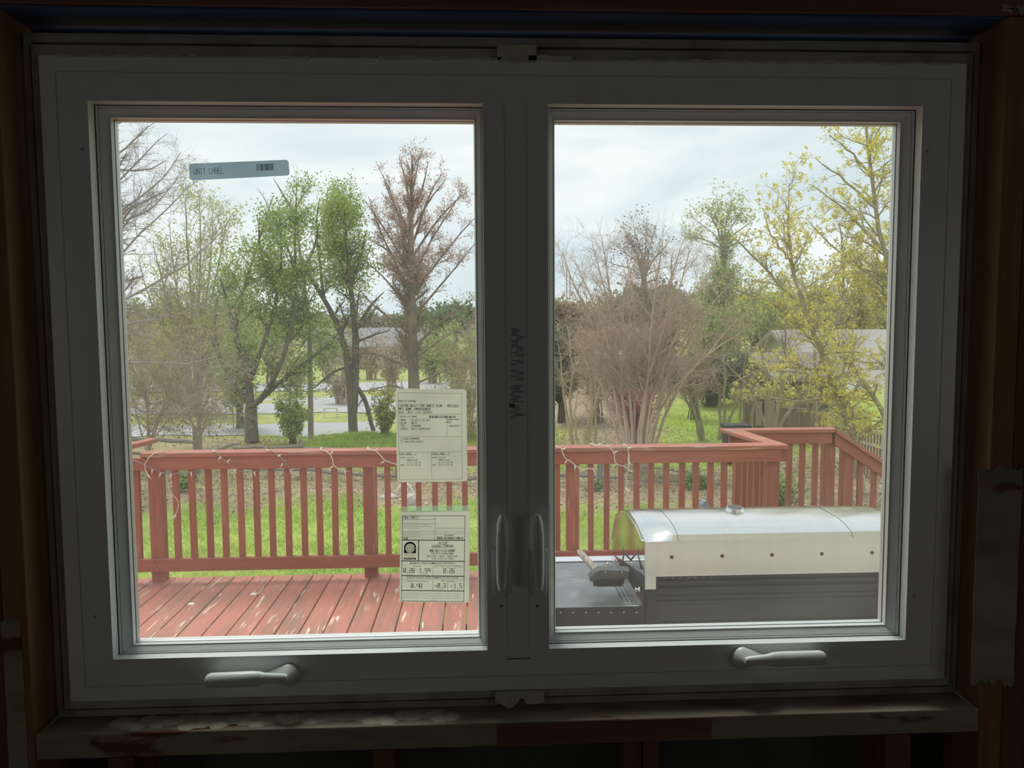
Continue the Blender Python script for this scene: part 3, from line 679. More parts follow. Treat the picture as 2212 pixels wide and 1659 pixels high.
# litter: dry leaves and chips, then sticks
n = 42000; x = rng.uniform(-6, 8.5, n); y = rng.uniform(6, 17.5, n); kp = rng.random(n) < litter_amt(x, y); x, y = x[kp], y[kp]; n = len(x)
P = np.stack([x, y, gz(x, y)+rng.random(n)*.03+.004], -1); A = rng.normal(0, 1, (n, 3)); A[:, 2] *= .35; A /= np.linalg.norm(A, axis=1)[:, None]
B = rng.normal(0, 1, (n, 3)); B[:, 2] *= .35; B /= np.linalg.norm(B, axis=1)[:, None]; sz = rng.uniform(.012, .034, n)[:, None]
pal = np.array([[.44, .31, .2], [.56, .46, .34], [.23, .16, .11], [.68, .62, .54], [.36, .22, .15], [.30, .34, .10]]); c = pal[rng.choice(6, n, p=[.27, .2, .25, .06, .16, .06])]*rng.uniform(.7, 1.2, (n, 1))
V, Fq = quads_at(P, A*sz, B*sz*.55); o = link('leaf_litter', npmesh('leaf_litter', V, Fq, np.repeat(c, 4, 0)), MT['petal']); tag(o, 'dry brown leaf litter strewn along the split rail fence', 'leaf litter', kind='stuff')

# ------------------------------------------------------------ tubes and branching
def tubes(P, R, s):
    Nn, K = P.shape[:2]
    T = np.gradient(P, axis=1); T /= np.linalg.norm(T, axis=2)[..., None]+1e-9
    ref = np.where((np.abs(T[:, :1, 2:3]) < .85), np.array([0, 0, 1.0]), np.array([1.0, 0, 0]))
    A = np.cross(T, np.broadcast_to(ref, T.shape)); A /= np.linalg.norm(A, axis=2)[..., None]+1e-9; B = np.cross(T, A)
    th = np.arange(s)*2*PI/s
    V = P[:, :, None]+R[:, :, None, None]*(np.cos(th)[None, None, :, None]*A[:, :, None]+np.sin(th)[None, None, :, None]*B[:, :, None])
    b = (np.arange(Nn)[:, None, None]*K+np.arange(K-1)[None, :, None])*s; j = np.arange(s)[None, None, :]; j2 = (j+1) % s
    return V.reshape(-1, 3), np.stack([b+j, b+j2, b+s+j2, b+s+j], -1).reshape(-1, 4)
def resamp(pts, K):
    pts = np.array(pts, float); d = np.r_[0, np.cumsum(np.linalg.norm(np.diff(pts, axis=0), axis=1))]; t = np.linspace(0, d[-1], K)
    q = np.stack([np.interp(t, d, pts[:, k]) for k in range(3)], -1)
    for _ in range(2): q[1:-1] = (q[:-2]+2*q[1:-1]+q[2:])/4
    return q
def grow(P, R, n, ang, ln, up, K=5, wob=.18, t0=.15, t1=1.0, rf=.42, grav=0.0, absr=None, flat=1.0):
    """n children per parent; ln = (mean length, spread) in metres or fraction string"""
    Nn, Kp = P.shape[:2]; seg = np.linalg.norm(np.diff(P, axis=1), axis=2).sum(1); M = int(n*Nn)
    idx = rng.choice(Nn, M, p=seg/seg.sum()); t = rng.uniform(t0, t1, M)*(Kp-1); i0 = np.clip(t.astype(int), 0, Kp-2); f = (t-i0)[:, None]
    a = P[idx, i0]; b = P[idx, i0+1]; pos = a*(1-f)+b*f; tan = b-a; tan /= np.linalg.norm(tan, axis=1)[:, None]+1e-9
    r = R[idx, i0]*(1-f[:, 0])+R[idx, i0+1]*f[:, 0]
    q = rng.normal(0, 1, (M, 3)); q[:, 1] *= flat; q -= (q*tan).sum(1)[:, None]*tan; q /= np.linalg.norm(q, axis=1)[:, None]+1e-9
    an = np.radians(rng.normal(ang, ang*.25, M))[:, None]; d = np.cos(an)*tan+np.sin(an)*q; d[:, 2] += up; d /= np.linalg.norm(d, axis=1)[:, None]
    Lh = (seg[idx]*ln*(1-.55*t/(Kp-1))*rng.uniform(.5, 1.25, M)) if not isinstance(ln, tuple) else rng.uniform(ln[0], ln[1], M)
    out = [pos]
    for k in range(K-1):
        d = d+rng.normal(0, wob, (M, 3)); d[:, 2] += grav; d /= np.linalg.norm(d, axis=1)[:, None]; out.append(out[-1]+d*(Lh/(K-1))[:, None])
    P2 = np.stack(out, 1); r0 = np.minimum(r*.8, r*rf+.0005) if absr is None else np.minimum(r*.8, absr)
    R2 = r0[:, None]*np.linspace(1, .35, K)[None]
    return P2, np.maximum(R2, .0014)
def leaves(P, n, size, spread, pal, asp=.6, tmin=.3, droop=0):
    Nn, K = P.shape[:2]; idx = rng.integers(0, Nn, n); t = rng.uniform(tmin, 1, n)*(K-1); i0 = np.clip(t.astype(int), 0, K-2); f = (t-i0)[:, None]
    c = P[idx, i0]*(1-f)+P[idx, i0+1]*f+rng.normal(0, spread, (n, 3)); c[:, 2] -= droop
    A = rng.normal(0, 1, (n, 3)); A /= np.linalg.norm(A, axis=1)[:, None]; B = np.cross(A, rng.normal(0, 1, (n, 3))); B /= np.linalg.norm(B, axis=1)[:, None]
    s = rng.uniform(size[0], size[1], n)[:, None]; V, Fq = quads_at(c, A*s, B*s*asp)
    pal = np.array(pal); k = vnoise(c[:, 0]+c[:, 1], c[:, 2]*1.7, .5, 4)*.6+rng.random(n)*.4; kk = np.clip(k*(len(pal)-1), 0, len(pal)-1.001); k0 = kk.astype(int); ff = (kk-k0)[:, None]
    col = (pal[k0]*(1-ff)+pal[k0+1]*ff)*rng.uniform(.75, 1.2, (n, 1)); return V, Fq, np.repeat(col, 4, 0)
def limbs(lst, Y, K=9, dy=.25, jit=.0):
    """lst of (pixel polyline, r0, r1); each limb drifts in depth"""
    P = []; R = []; 
    for pts, r0, r1 in lst:
        sl = rng.uniform(-dy, dy); w = []
        for i, p in enumerate(pts): w.append(at(p[0], p[1], Y+(p[2] if len(p) > 2 else 0)+sl*i))
        q = resamp(w, K); q[1:-1] += rng.normal(0, jit, (K-2, 3)); P.append(q); R.append(np.linspace(1, 0, K)**.8*(r0-r1)+r1)
    return np.array(P), np.array(R)
def build_tree(kind, base, label, cat, lv, barkm, sides=(7, 5, 3, 3), lf=None, group=None, names=('trunk', 'branches', 'twigs'), foliage='foliage'):
    """lv: list of (P, R) levels; level 0 is the trunk and main limbs"""
    bz = (float(base[0]), float(base[1]), float(gz(base[0], base[1])))
    t = empty(kind, bz, label, cat, group)
    groups = [[0], [1], list(range(2, len(lv)))] if len(lv) > 2 else [[k] for k in range(len(lv))]
    for gi, ks in enumerate(groups):
        Vs, Fs, off = [], [], 0
        for k in ks:
            P_, R_ = lv[k]; v, f = tubes(P_, R_, sides[min(k, len(sides)-1)]); Vs.append(v); Fs.append(f+off); off += len(v)
        me = npmesh(names[gi], np.concatenate(Vs), np.concatenate(Fs))
        if gi == 0: me.polygons.foreach_set('use_smooth', [True]*len(me.polygons))
        o = link(names[gi], me, barkm, t)
        if gi > 0: o['kind'] = 'stuff'
    if lf is not None:
        Vs = np.concatenate([a[0] for a in lf]); off = 0; Fs = []
        for a in lf: Fs.append(a[1]+off); off += len(a[0])
        o = link(foliage, npmesh(foliage, Vs, np.concatenate(Fs), np.concatenate([a[2] for a in lf])), MT['leaf'], t); o['kind'] = 'stuff'
    return t
BK = dict(grey=bark('grey_bark', (.38, .34, .29, 1), (.22, .19, .16, 1)), dark=bark('dark_bark', (.20, .18, .15, 1), (.10, .09, .07, 1)),
          lilac=bark('pale_lilac_bark', (.44, .38, .38, 1), (.29, .25, .25, 1)), pink=bark('pink_brown_bark', (.58, .44, .36, 1), (.38, .28, .22, 1)),
          tan=bark('tan_bark', (.60, .48, .35, 1), (.38, .29, .2, 1)), tangle=bark('brown_twig', (.56, .47, .38, 1), (.34, .28, .215, 1)),
          olive=bark('olive_bark', (.42, .37, .25, 1), (.27, .24, .155, 1)), red=bark('reddish_bark', (.33, .26, .21, 1), (.19, .15, .12, 1)))
GREEN = [(.20, .31, .10), (.29, .43, .13), (.39, .52, .16), (.54, .58, .22)]
PALE = [(.40, .44, .17), (.50, .52, .20), (.60, .60, .28), (.46, .42, .22)]
YELL = [(.58, .50, .12), (.74, .66, .15), (.85, .80, .20), (.70, .52, .16)]
RUSS = [(.44, .26, .20), (.56, .36, .30), (.66, .48, .42), (.50, .36, .28)]
OLIV = [(.24, .24, .09), (.34, .32, .12), (.42, .36, .16)]
def lim(r0, *pts, r1=.012): return (list(pts), r0, r1)
def ylast(levels, n, **k): levels.append(grow(*levels[-1], n, **k)); return levels

# green maple with forked trunk
lv = [limbs([lim(.165, (546, 958), (543, 930), (542, 890), (544, 868), r1=.13), lim(.085, (544, 876), (522, 852), (493, 815), (474, 775), (457, 735), r1=.02),
    lim(.095, (542, 876), (540, 845), (540, 815), (520, 770), (507, 715), (494, 665), (476, 600), r1=.015), lim(.06, (541, 820), (560, 780), (568, 735), (590, 690), (602, 640), (612, 560), (604, 470), r1=.012),
    lim(.075, (549, 874), (574, 850), (602, 828), (642, 798), (682, 768), (712, 742), r1=.015), lim(.06, (560, 868), (592, 840), (606, 795), (624, 745), (640, 680), (642, 600), (632, 500), (640, 425), r1=.01),
    lim(.045, (507, 715), (520, 640), (548, 560), (570, 480), (590, 425), r1=.008), lim(.04, (474, 775), (462, 700), (470, 640), r1=.01), lim(.045, (602, 640), (570, 580), (558, 520), (560, 470), r1=.01), lim(.04, (642, 600), (680, 540), (690, 480), r1=.01)], 16.2, dy=.12)]
lv.append(grow(*lv[0], 11, ang=48, ln=.30, up=.12, K=6, wob=.16, t0=.25)); ylast(lv, 5, ang=45, ln=.5, up=.05, K=4, wob=.2); ylast(lv, 3, ang=45, ln=(.15, .4), up=0, K=3, wob=.2, absr=.003)
def above(P, py, Y, lo=True):
    z = at(545, py, Y)[2]; m = P[:, -1, 2] > z; return P[m] if lo else P[~m]
up_ = above(lv[-1][0], 660, 16.2)
lf = [leaves(up_, 14000, (.018, .038), .09, GREEN), leaves(above(lv[-1][0], 660, 16.2, False), 4200, (.025, .045), .12, GREEN)]
build_tree('maple_tree', at(546, 958, 16.2), 'green leafing maple with thick forked trunk, left pane', 'tree', lv, BK['dark'], lf=lf)
# second green tree, leaning stems
lv = [limbs([lim(.12, (764, 945), (761, 880), (757, 820), (751, 760), (735, 700), (712, 660), (682, 622), (655, 575), r1=.03), lim(.11, (763, 890), (769, 800), (774, 705), (757, 650), (751, 560), (746, 480), (741, 428), r1=.012),
    lim(.06, (757, 820), (790, 860), (798, 900), (806, 930), r1=.05), lim(.05, (751, 560), (720, 500), (700, 450), r1=.01), lim(.05, (754, 620), (780, 560), (790, 500), r1=.01), lim(.04, (700, 650), (690, 560), (680, 480), (690, 430), r1=.01),
    lim(.05, (774, 705), (800, 660), (830, 630), r1=.01), lim(.04, (765, 790), (720, 800), (690, 830), (660, 850), r1=.01)], 17.6, dy=.12)]
lv.append(grow(*lv[0], 10, ang=48, ln=.28, up=.12, K=6, wob=.16, t0=.3)); ylast(lv, 5, ang=45, ln=.5, up=.05, K=4, wob=.2); ylast(lv, 2.5, ang=45, ln=(.15, .4), up=0, K=3, wob=.2, absr=.003)
up_ = above(lv[-1][0], 625, 17.6)
build_tree('maple_tree', at(764, 945, 17.6), 'bright green tree with leaning dark stems, centre of left pane', 'tree', lv, BK['dark'], lf=[leaves(up_, 13000, (.019, .040), .10, GREEN[1:]), leaves(lv[-1][0], 1500, (.02, .04), .1, GREEN[2:])])
# thin straight tree with bare tips
lv = [limbs([lim(.07, (672, 950), (670, 860), (672, 760), (668, 690), (662, 620), (645, 540), (634, 470), (632, 400), (640, 385), r1=.008), lim(.03, (660, 610), (600, 500), (575, 430), (560, 410), r1=.005), lim(.03, (634, 460), (600, 400), (590, 385), r1=.004), lim(.03, (634, 460), (660, 410), (678, 400), r1=.004)], 16.8, dy=.05)]
lv.append(grow(*lv[0], 12, ang=42, ln=.15, up=.2, K=6, wob=.13, t0=.45)); ylast(lv, 4, ang=40, ln=.4, up=.1, K=4, wob=.15)
build_tree('slender_tree', at(672, 950, 16.8), 'slender bare tree with straight pole trunk between the two maples', 'tree', lv, BK['grey'])
# tall conical tree with russet tufts
tr = [lim(.155, (897, 905), (893, 800), (891, 700), (886, 620), (889, 520), (886, 420), (891, 335), r1=.015)]
for p in ([(887, 640), (850, 560), (812, 480), (796, 425)], [(889, 600), (930, 520), (975, 450), (998, 415)], [(888, 560), (862, 470), (840, 400), (817, 362)], [(888, 540), (915, 455), (938, 395), (958, 372)], [(890, 690), (948, 620), (1000, 560), (1034, 515)],
          [(890, 755), (958, 690), (1012, 650), (1042, 632)], [(890, 725), (832, 680), (784, 640), (760, 600)], [(893, 800), (832, 768), (782, 758), (722, 772)], [(895, 830), (950, 806), (1010, 772)], [(888, 600), (840, 540), (800, 520)], [(886, 470), (880, 400), (862, 340)], [(887, 480), (915, 400), (925, 350)],
          [(892, 780), (940, 740), (1000, 705), (1040, 690)], [(888, 560), (940, 480), (985, 430), (1015, 410)], [(889, 640), (950, 560), (1005, 490), (1036, 460)], [(887, 590), (835, 500), (800, 450), (785, 430)], [(887, 520), (850, 440), (828, 390)], [(888, 500), (935, 420), (966, 385)], [(889, 680), (840, 610), (800, 570), (780, 560)], [(887, 430), (900, 370), (905, 340)], [(894, 850), (850, 830), (790, 845)]): tr.append(lim(.032, *p, r1=.006))
lv = [limbs(tr, 17.2, dy=.25)]
lv.append(grow(*lv[0], 15, ang=40, ln=.20, up=.2, K=5, wob=.10, t0=.15)); ylast(lv, 6, ang=36, ln=.45, up=.12, K=4, wob=.12); ylast(lv, 2, ang=35, ln=(.1, .3), up=.1, K=3, absr=.003)
hi = above(lv[-1][0], 610, 17.2)
build_tree('conical_tree', at(897, 905, 17.2), 'tall conical tree with pinkish russet tufts on rising branches', 'tree', lv, BK['red'], lf=[leaves(hi, 16000, (.013, .032), .035, RUSS, asp=.45), leaves(above(lv[-1][0], 610, 17.2, False), 4500, (.014, .03), .05, OLIV, asp=.5)])
# bare grey tree reaching in from the left
tr = [lim(.10, (150, 1010), (160, 800), (170, 620), (180, 450), (185, 280), (190, 120), r1=.03)]
for p in ([(182, 640), (262, 545), (320, 490), (370, 440), (420, 402), (433, 385)], [(190, 520), (262, 448), (300, 432), (345, 400), (378, 345), (390, 330)], [(192, 450), (262, 392), (300, 345), (335, 305), (362, 288)], [(196, 380), (262, 330), (300, 290), (338, 262)], [(198, 300), (262, 262), (320, 240)],
          [(186, 570), (262, 467), (330, 466), (352, 430), (380, 385), (402, 360)], [(178, 700), (275, 640), (340, 610), (430, 560), (500, 470)], [(175, 740), (280, 690), (370, 690), (440, 660)], [(200, 260), (262, 200), (330, 160)], [(170, 800), (290, 780), (400, 790), (470, 770)]): tr.append(lim(.021, *p, r1=.004))
lv = [limbs(tr, 11.5, dy=.2, jit=.01)]
lv.append(grow(*lv[0], 24, ang=42, ln=.30, up=.08, K=6, wob=.16, t0=.05)); ylast(lv, 8.4, ang=42, ln=.42, up=.05, K=4, wob=.2); ylast(lv, 3.6, ang=45, ln=(.05, .26), up=.05, K=3, wob=.2, absr=.0026)
build_tree('bare_tree', at(150, 1010, 11.5), 'leafless grey tree reaching in from the left edge', 'tree', lv, BK['lilac'])
def fan(base, tips, r, mid=.45, bend=18):
    out = []
    for tx, ty in tips:
        bx, by = base; b2 = (bx+rng.uniform(-5, 5), by); out.append(lim(r*rng.uniform(.7, 1.1), b2, (bx+(tx-bx)*mid*.55+rng.uniform(-bend, bend)*.4, by+(ty-by)*mid), (bx+(tx-bx)*.8+rng.uniform(-bend, bend)*.5, by+(ty-by)*.75), (tx, ty), r1=r*.12))
    return out
# pale budding tree behind
lv = [limbs(fan((420, 930), [(300, 560), (330, 520), (365, 470), (400, 430), (430, 420), (460, 445), (490, 480), (525, 520), (545, 580), (350, 600), (480, 600)], .06), 23, dy=.4)]
lv.append(grow(*lv[0], 18, ang=32, ln=.30, up=.2, K=6, wob=.1, t0=.25)); ylast(lv, 7, ang=32, ln=.42, up=.12, K=4, wob=.12); ylast(lv, 2, ang=35, ln=(.15, .4), up=.1, K=3, absr=.004)
build_tree('budding_tree', at(420, 930, 23), 'rounded tree with pale yellow-green buds behind the leafless tree', 'tree', lv, BK['grey'], lf=[leaves(lv[-1][0], 12000, (.02, .055), .10, PALE)])
# bare arching thickets on the left
for (bx, by, Y, tips, lab) in ((320, 975, 13.6, [(270, 800), (300, 720), (350, 700), (390, 760), (420, 800), (280, 700), (450, 840), (330, 640)], 'tangled leafless brown thicket at the far left beyond the fence'),
                               (430, 970, 14.4, [(340, 760), (380, 700), (430, 660), (480, 700), (500, 760), (360, 830), (510, 820), (420, 620)], 'tangled leafless brown thicket left of the forked maple'),
                               (1010, 965, 15.5, [(960, 780), (990, 730), (1020, 720), (1045, 760), (1070, 800), (940, 840)], 'russet leafless thicket at the right edge of the left pane')):
    lv = [limbs(fan((bx, by), tips, .020, bend=40), Y, dy=.4)]
    lv.append(grow(*lv[0], 22, ang=58, ln=.42, up=-.02, K=6, wob=.22, t0=.15, grav=-.02)); ylast(lv, 7, ang=50, ln=.5, up=-.02, K=5, wob=.28); ylast(lv, 2.5, ang=50, ln=(.12, .5), up=0, K=4, wob=.3, absr=.004)
    build_tree('bare_thicket', at(bx, by, Y), lab, 'shrub', lv, BK['tangle'] if bx < 1000 else BK['pink'], lf=[leaves(lv[-1][0], 700, (.02, .04), .1, OLIV)])
# crape myrtles, right pane
S8 = [[(1360, 1060), (1341, 900), (1322, 830), (1306, 760), (1272, 690), (1238, 630)], [(1364, 1060), (1356, 900), (1345, 820), (1335, 740), (1310, 640), (1288, 560)], [(1371, 1060), (1370, 880), (1376, 780), (1370, 680), (1362, 600), (1350, 535)], [(1377, 1060), (1386, 880), (1400, 780), (1405, 700), (1420, 600), (1432, 520)],
      [(1384, 1060), (1404, 880), (1430, 820), (1470, 760), (1500, 690), (1532, 620)], [(1388, 1060), (1418, 880), (1446, 830), (1500, 790), (1560, 740), (1592, 690)], [(1356, 1060), (1330, 900), (1300, 820), (1260, 760), (1224, 710)], [(1380, 1060), (1396, 900), (1396, 800), (1450, 690), (1480, 600), (1490, 540)],
      [(1368, 1060), (1362, 880), (1352, 790), (1330, 690), (1350, 600), (1380, 540)], [(1372, 1060), (1380, 860), (1420, 760), (1460, 640), (1450, 560)], [(1366, 1060), (1350, 860), (1310, 720), (1262, 600), (1240, 560)], [(1386, 1060), (1412, 870), (1480, 740), (1540, 650), (1590, 600)], [(1382, 1060), (1404, 850), (1470, 700), (1530, 600), (1560, 560)], [(1362, 1060), (1335, 840), (1270, 680), (1225, 580), (1215, 545)], [(1370, 1060), (1362, 800), (1310, 600), (1300, 515)], [(1376, 1060), (1392, 800), (1450, 600), (1475, 520)], [(1390, 1060), (1440, 860), (1520, 760), (1600, 720)]]
lv = [limbs([lim(.034, *p, r1=.006) for p in S8], 12.0, dy=.12, jit=.02)]
lv.append(grow(*lv[0], 22, ang=36, ln=.26, up=.14, K=6, wob=.2, t0=.34)); ylast(lv, 7, ang=36, ln=.48, up=.1, K=4, wob=.24); ylast(lv, 3, ang=38, ln=(.08, .34), up=.12, K=3, wob=.25, absr=.0032)
build_tree('crape_myrtle', at(1371, 1060, 12.0), 'large leafless crape myrtle with fan of pinkish stems', 'tree', lv, BK['pink'])
for k, (bx, by, Y, ps, lab, bk) in enumerate(((1235, 972, 14.2, [[(1235, 972), (1222, 880), (1214, 800), (1205, 740)], [(1240, 972), (1228, 870), (1240, 800), (1225, 700)]], 'pale tan multi-stem small tree beside the mullion', 'tan'),
        (1280, 970, 13.8, [[(1270, 970), (1281, 880), (1272, 800), (1250, 735)], [(1285, 970), (1288, 860), (1283, 780), (1292, 700)], [(1262, 970), (1275, 900), (1300, 820), (1310, 780)], [(1250, 970), (1240, 900), (1246, 850)]], 'pale tan multi-stem small tree left of the large crape myrtle', 'tan'),
        (1522, 958, 14.5, [[(1522, 958), (1502, 890), (1472, 815), (1440, 770)], [(1520, 958), (1506, 860), (1490, 800), (1482, 720)], [(1515, 958), (1498, 880), (1470, 850), (1462, 800)]], 'olive stemmed small tree leaning left, right of the crape myrtle', 'olive'),
        (1560, 950, 13.5, [[(1552, 950), (1562, 880), (1546, 820), (1520, 780), (1508, 700)], [(1558, 950), (1570, 850), (1560, 760), (1580, 680)], [(1600, 950), (1600, 850), (1612, 750)], [(1622, 950), (1630, 830), (1622, 740)], [(1565, 950), (1590, 860), (1640, 800)]], 'olive multi-stem small tree behind the deck corner', 'olive'),
        (1665, 940, 12.6, [[(1655, 945), (1662, 850), (1640, 740), (1625, 640)], [(1668, 945), (1690, 840), (1700, 720), (1690, 620)], [(1662, 945), (1630, 860), (1590, 800), (1545, 770)], [(1672, 945), (1730, 850), (1790, 790)]], 'olive multi-stem small tree before the board fence', 'olive'),
        (1780, 950, 12.9, [[(1770, 955), (1760, 850), (1775, 740), (1762, 640)], [(1785, 955), (1800, 850), (1840, 760), (1850, 660)], [(1778, 955), (1740, 870), (1700, 800)], [(1790, 955), (1850, 870), (1900, 820)]], 'olive multi-stem small tree before the right end of the shed', 'olive'))):
    lv = [limbs([lim(.036, *p, r1=.006) for p in ps], Y, dy=.12, jit=.015)]
    lv.append(grow(*lv[0], 14, ang=42, ln=.30, up=.15, K=6, wob=.2, t0=.35)); ylast(lv, 6, ang=40, ln=.5, up=.08, K=5, wob=.24); ylast(lv, 2.5, ang=40, ln=(.1, .35), up=.05, K=3, wob=.25, absr=.003)
    build_tree('small_tree', at(bx, by, Y), lab, 'tree', lv, BK[bk])
# pale green crown, mauve crown behind
lv = [limbs([lim(.15, (1562, 830), (1560, 640), (1562, 520), r1=.09)]+fan((1562, 540), [(1470, 500), (1490, 460), (1520, 435), (1548, 420), (1580, 418), (1604, 440), (1630, 470), (1500, 520), (1640, 510)], .04, bend=8), 30, dy=.3)]
lv.append(grow(*lv[0], 12, ang=34, ln=.35, up=.2, K=5, wob=.1, t0=.35)); ylast(lv, 6, ang=34, ln=.45, up=.12, K=4, wob=.12); ylast(lv, 2, ang=35, ln=(.15, .4), up=.1, K=3, absr=.005)
build_tree('budding_tree', at(1562, 830, 30), 'pale green rounded crown rising behind the crape myrtle', 'tree', lv, BK['grey'], lf=[leaves(lv[-1][0], 7000, (.03, .07), .12, [(.42, .50, .22), (.52, .60, .28), (.62, .66, .36)])])
lv = [limbs([lim(.16, (1395, 850), (1392, 640), (1390, 560), r1=.07)]+fan((1392, 600), [(1325, 520), (1345, 490), (1368, 470), (1395, 476), (1420, 480), (1448, 510), (1300, 560), (1480, 560)], .03, bend=8), 25, dy=.3)]
lv.append(grow(*lv[0], 12, ang=45, ln=.35, up=.1, K=6, wob=.2, t0=.3)); ylast(lv, 7, ang=45, ln=.45, up=.05, K=4, wob=.2); ylast(lv, 3, ang=45, ln=(.15, .4), up=.1, K=3, absr=.005)
build_tree('mauve_tree', at(1395, 850, 25), 'dusky mauve crown just above the crape myrtle', 'tree', lv, BK['grey'], lf=[leaves(lv[-1][0], 3500, (.02, .05), .1, [(.26, .19, .18), (.36, .27, .25), (.3, .25, .18)])])
# yellow leafing maple, right edge
S11 = [lim(.10, (1862, 1060), (1842, 920), (1803, 850), (1780, 790), (1768, 740), (1740, 700), (1714, 640), (1700, 560), (1692, 480), (1705, 395), r1=.006), lim(.05, (1770, 742), (1812, 700), (1826, 650), (1820, 560), (1812, 480), r1=.008), lim(.045, (1745, 705), (1700, 670), (1640, 640), (1570, 622), (1545, 605), r1=.006),
    lim(.04, (1720, 650), (1660, 590), (1600, 520), (1562, 488), r1=.006), lim(.08, (1960, 1000), (1905, 880), (1862, 820), (1820, 750), (1770, 690), r1=.01), lim(.085, (1985, 900), (1960, 720), (1925, 620), (1905, 540), (1896, 470), (1886, 400), (1879, 330), (1868, 240), r1=.02),
    lim(.035, (1892, 450), (1850, 410), (1800, 370), (1762, 342), r1=.006), lim(.035, (1900, 530), (1852, 480), (1800, 430), (1750, 398), r1=.006), lim(.045, (1945, 680), (1885, 590), (1800, 540), (1740, 470), r1=.006), lim(.03, (1884, 385), (1842, 330), (1792, 290), r1=.005),
    lim(.04, (1782, 800), (1720, 790), (1640, 800), (1575, 832), r1=.006), lim(.04, (1805, 855), (1740, 872), (1680, 860), (1600, 850), r1=.006), lim(.03, (1700, 560), (1660, 500), (1650, 450), r1=.005), lim(.03, (1878, 320), (1900, 280), (1915, 250), r1=.006), lim(.04, (1862, 820), (1830, 860), (1760, 900), r1=.006)]
S11 = [(p, a*.62, c*.8) for p, a, c in S11]
lv = [limbs(S11, 10.2, dy=.12, jit=.012)]
lv.append(grow(*lv[0], 20, ang=44, ln=.24, up=.10, K=6, wob=.16, t0=.12)); ylast(lv, 6, ang=45, ln=.45, up=.06, K=4, wob=.2); ylast(lv, 1.8, ang=45, ln=(.06, .2), up=.05, K=3, absr=.003)
build_tree('yellow_maple', at(1862, 1060, 10.2), 'maple covered in small yellow flower clusters, right edge', 'tree', lv, BK['olive'], lf=[leaves(lv[-1][0], 34000, (.010, .022), .018, YELL, tmin=.75)], foliage='flowers')
# leaf-ball shrubs
def shrub(kind, px, py, Y, rx, rz, n, size, pal, label, h=0, bk='dark', lift=.0):
    c = at(px, py, Y); cx, cy, cz = c; g0 = float(gz(cx, cy)); m = 30
    a = rng.uniform(0, 2*PI, m); u = rng.random(m)**.5; tips = np.stack([cx+rx*u*np.cos(a), cy+rx*.7*u*np.sin(a), cz+rz*rng.uniform(-.9, 1, m)*np.sqrt(np.clip(1-u*u, .05, 1))], -1)
    b = np.stack([cx+rng.normal(0, .05, m), cy+rng.normal(0, .05, m), np.full(m, g0)], -1); k = np.linspace(0, 1, 6)[None, :, None]
    P = b[:, None]*(1-k)+tips[:, None]*k+rng.normal(0, .03, (m, 6, 3))*np.sin(k*PI); P[:, :, 0] -= (tips[:, None, 0]-cx)*(.35*np.sin(k[..., 0]*PI)); R = np.linspace(.014, .004, 6)[None]*np.ones((m, 1))
    lv = [(P, R)]; lv.append(grow(P, R, 9, ang=48, ln=.3, up=.1, K=4, wob=.2, t0=.35)); lv.append(grow(*lv[-1], 3, ang=45, ln=.5, up=0, K=3))
    return build_tree(kind, (cx, cy), label, 'shrub', lv, BK[bk], sides=(5, 3, 3), lf=[leaves(lv[-1][0], n, size, rx*.10, pal)], names=('stems', 'branches', 'twigs'))
DK = [(.04, .075, .045), (.07, .12, .065), (.10, .16, .08)]
shrub('azalea', 1372, 872, 14.2, .50, .40, 5200, (.014, .032), [(.36, .08, .12), (.50, .13, .18), (.36, .15, .15)], 'dusky magenta azalea behind the crape myrtle stems')
shrub('holly_shrub', 1212, 760, 18, .5, .95, 8000, (.025, .05), DK, 'dark evergreen shrub just right of the mullion')
shrub('holly_shrub', 1345, 820, 19, .55, .5, 5000, (.025, .05), DK, 'low dark evergreen behind the magenta azalea')
shrub('holly_shrub', 1535, 800, 18.5, .75, 1.0, 9000, (.025, .05), DK, 'dark evergreen shrub behind the olive stems')
shrub('holly_shrub', 1450, 790, 21, 1.1, .9, 8000, (.03, .06), [(.10, .085, .06), (.16, .13, .09), (.12, .14, .08)], 'brown-green shrub behind the right half of the crape myrtle')
shrub('orange_shrub', 1290, 760, 17, .6, .5, 4500, (.02, .04), [(.34, .17, .11), (.42, .25, .15), (.32, .24, .12)], 'rust coloured shrub left of the crape myrtle crown')
shrub('orange_shrub', 1500, 790, 16.8, .32, .35, 2600, (.02, .035), [(.40, .19, .10), (.45, .26, .15)], 'small rust coloured shrub behind leaning olive stems')
shrub('leafy_shrub', 512, 760, 18.5, .55, 1.2, 8000, (.03, .06), GREEN[1:], 'green leafy understorey tree behind the forked trunk')
shrub('leafy_shrub', 628, 893, 15.5, .42, .38, 4200, (.02, .045), GREEN[1:], 'small bright green bush between forked and slender trunks')
shrub('leafy_shrub', 830, 880, 16, .33, .5, 2600, (.02, .04), [(.40, .42, .12), (.52, .50, .14)], 'yellow-green bush left of the quality control sheet')
shrub('leafy_shrub', 1000, 850, 18.6, .45, .5, 3000, (.02, .045), GREEN[1:], 'green bush by the right edge of the left pane')
shrub('leafy_shrub', 1500, 1050, 10.6, .28, .30, 2000, (.015, .035), GREEN[:3], 'low green bush growing through the right part of the fence')
shrub('leafy_shrub', 1288, 1060, 10.55, .16, .22, 900, (.012, .028), GREEN[:3], 'ivy clump around the grey fence post')
shrub('weed_clump', 395, 1035, 11.2, .25, .18, 900, (.012, .03), GREEN[1:], 'weedy clump seen behind the first balusters')
shrub('weed_clump', 1690, 1050, 8.6, .35, .28, 1200, (.012, .03), GREEN[1:], 'weedy clump seen through the deck corner balusters')
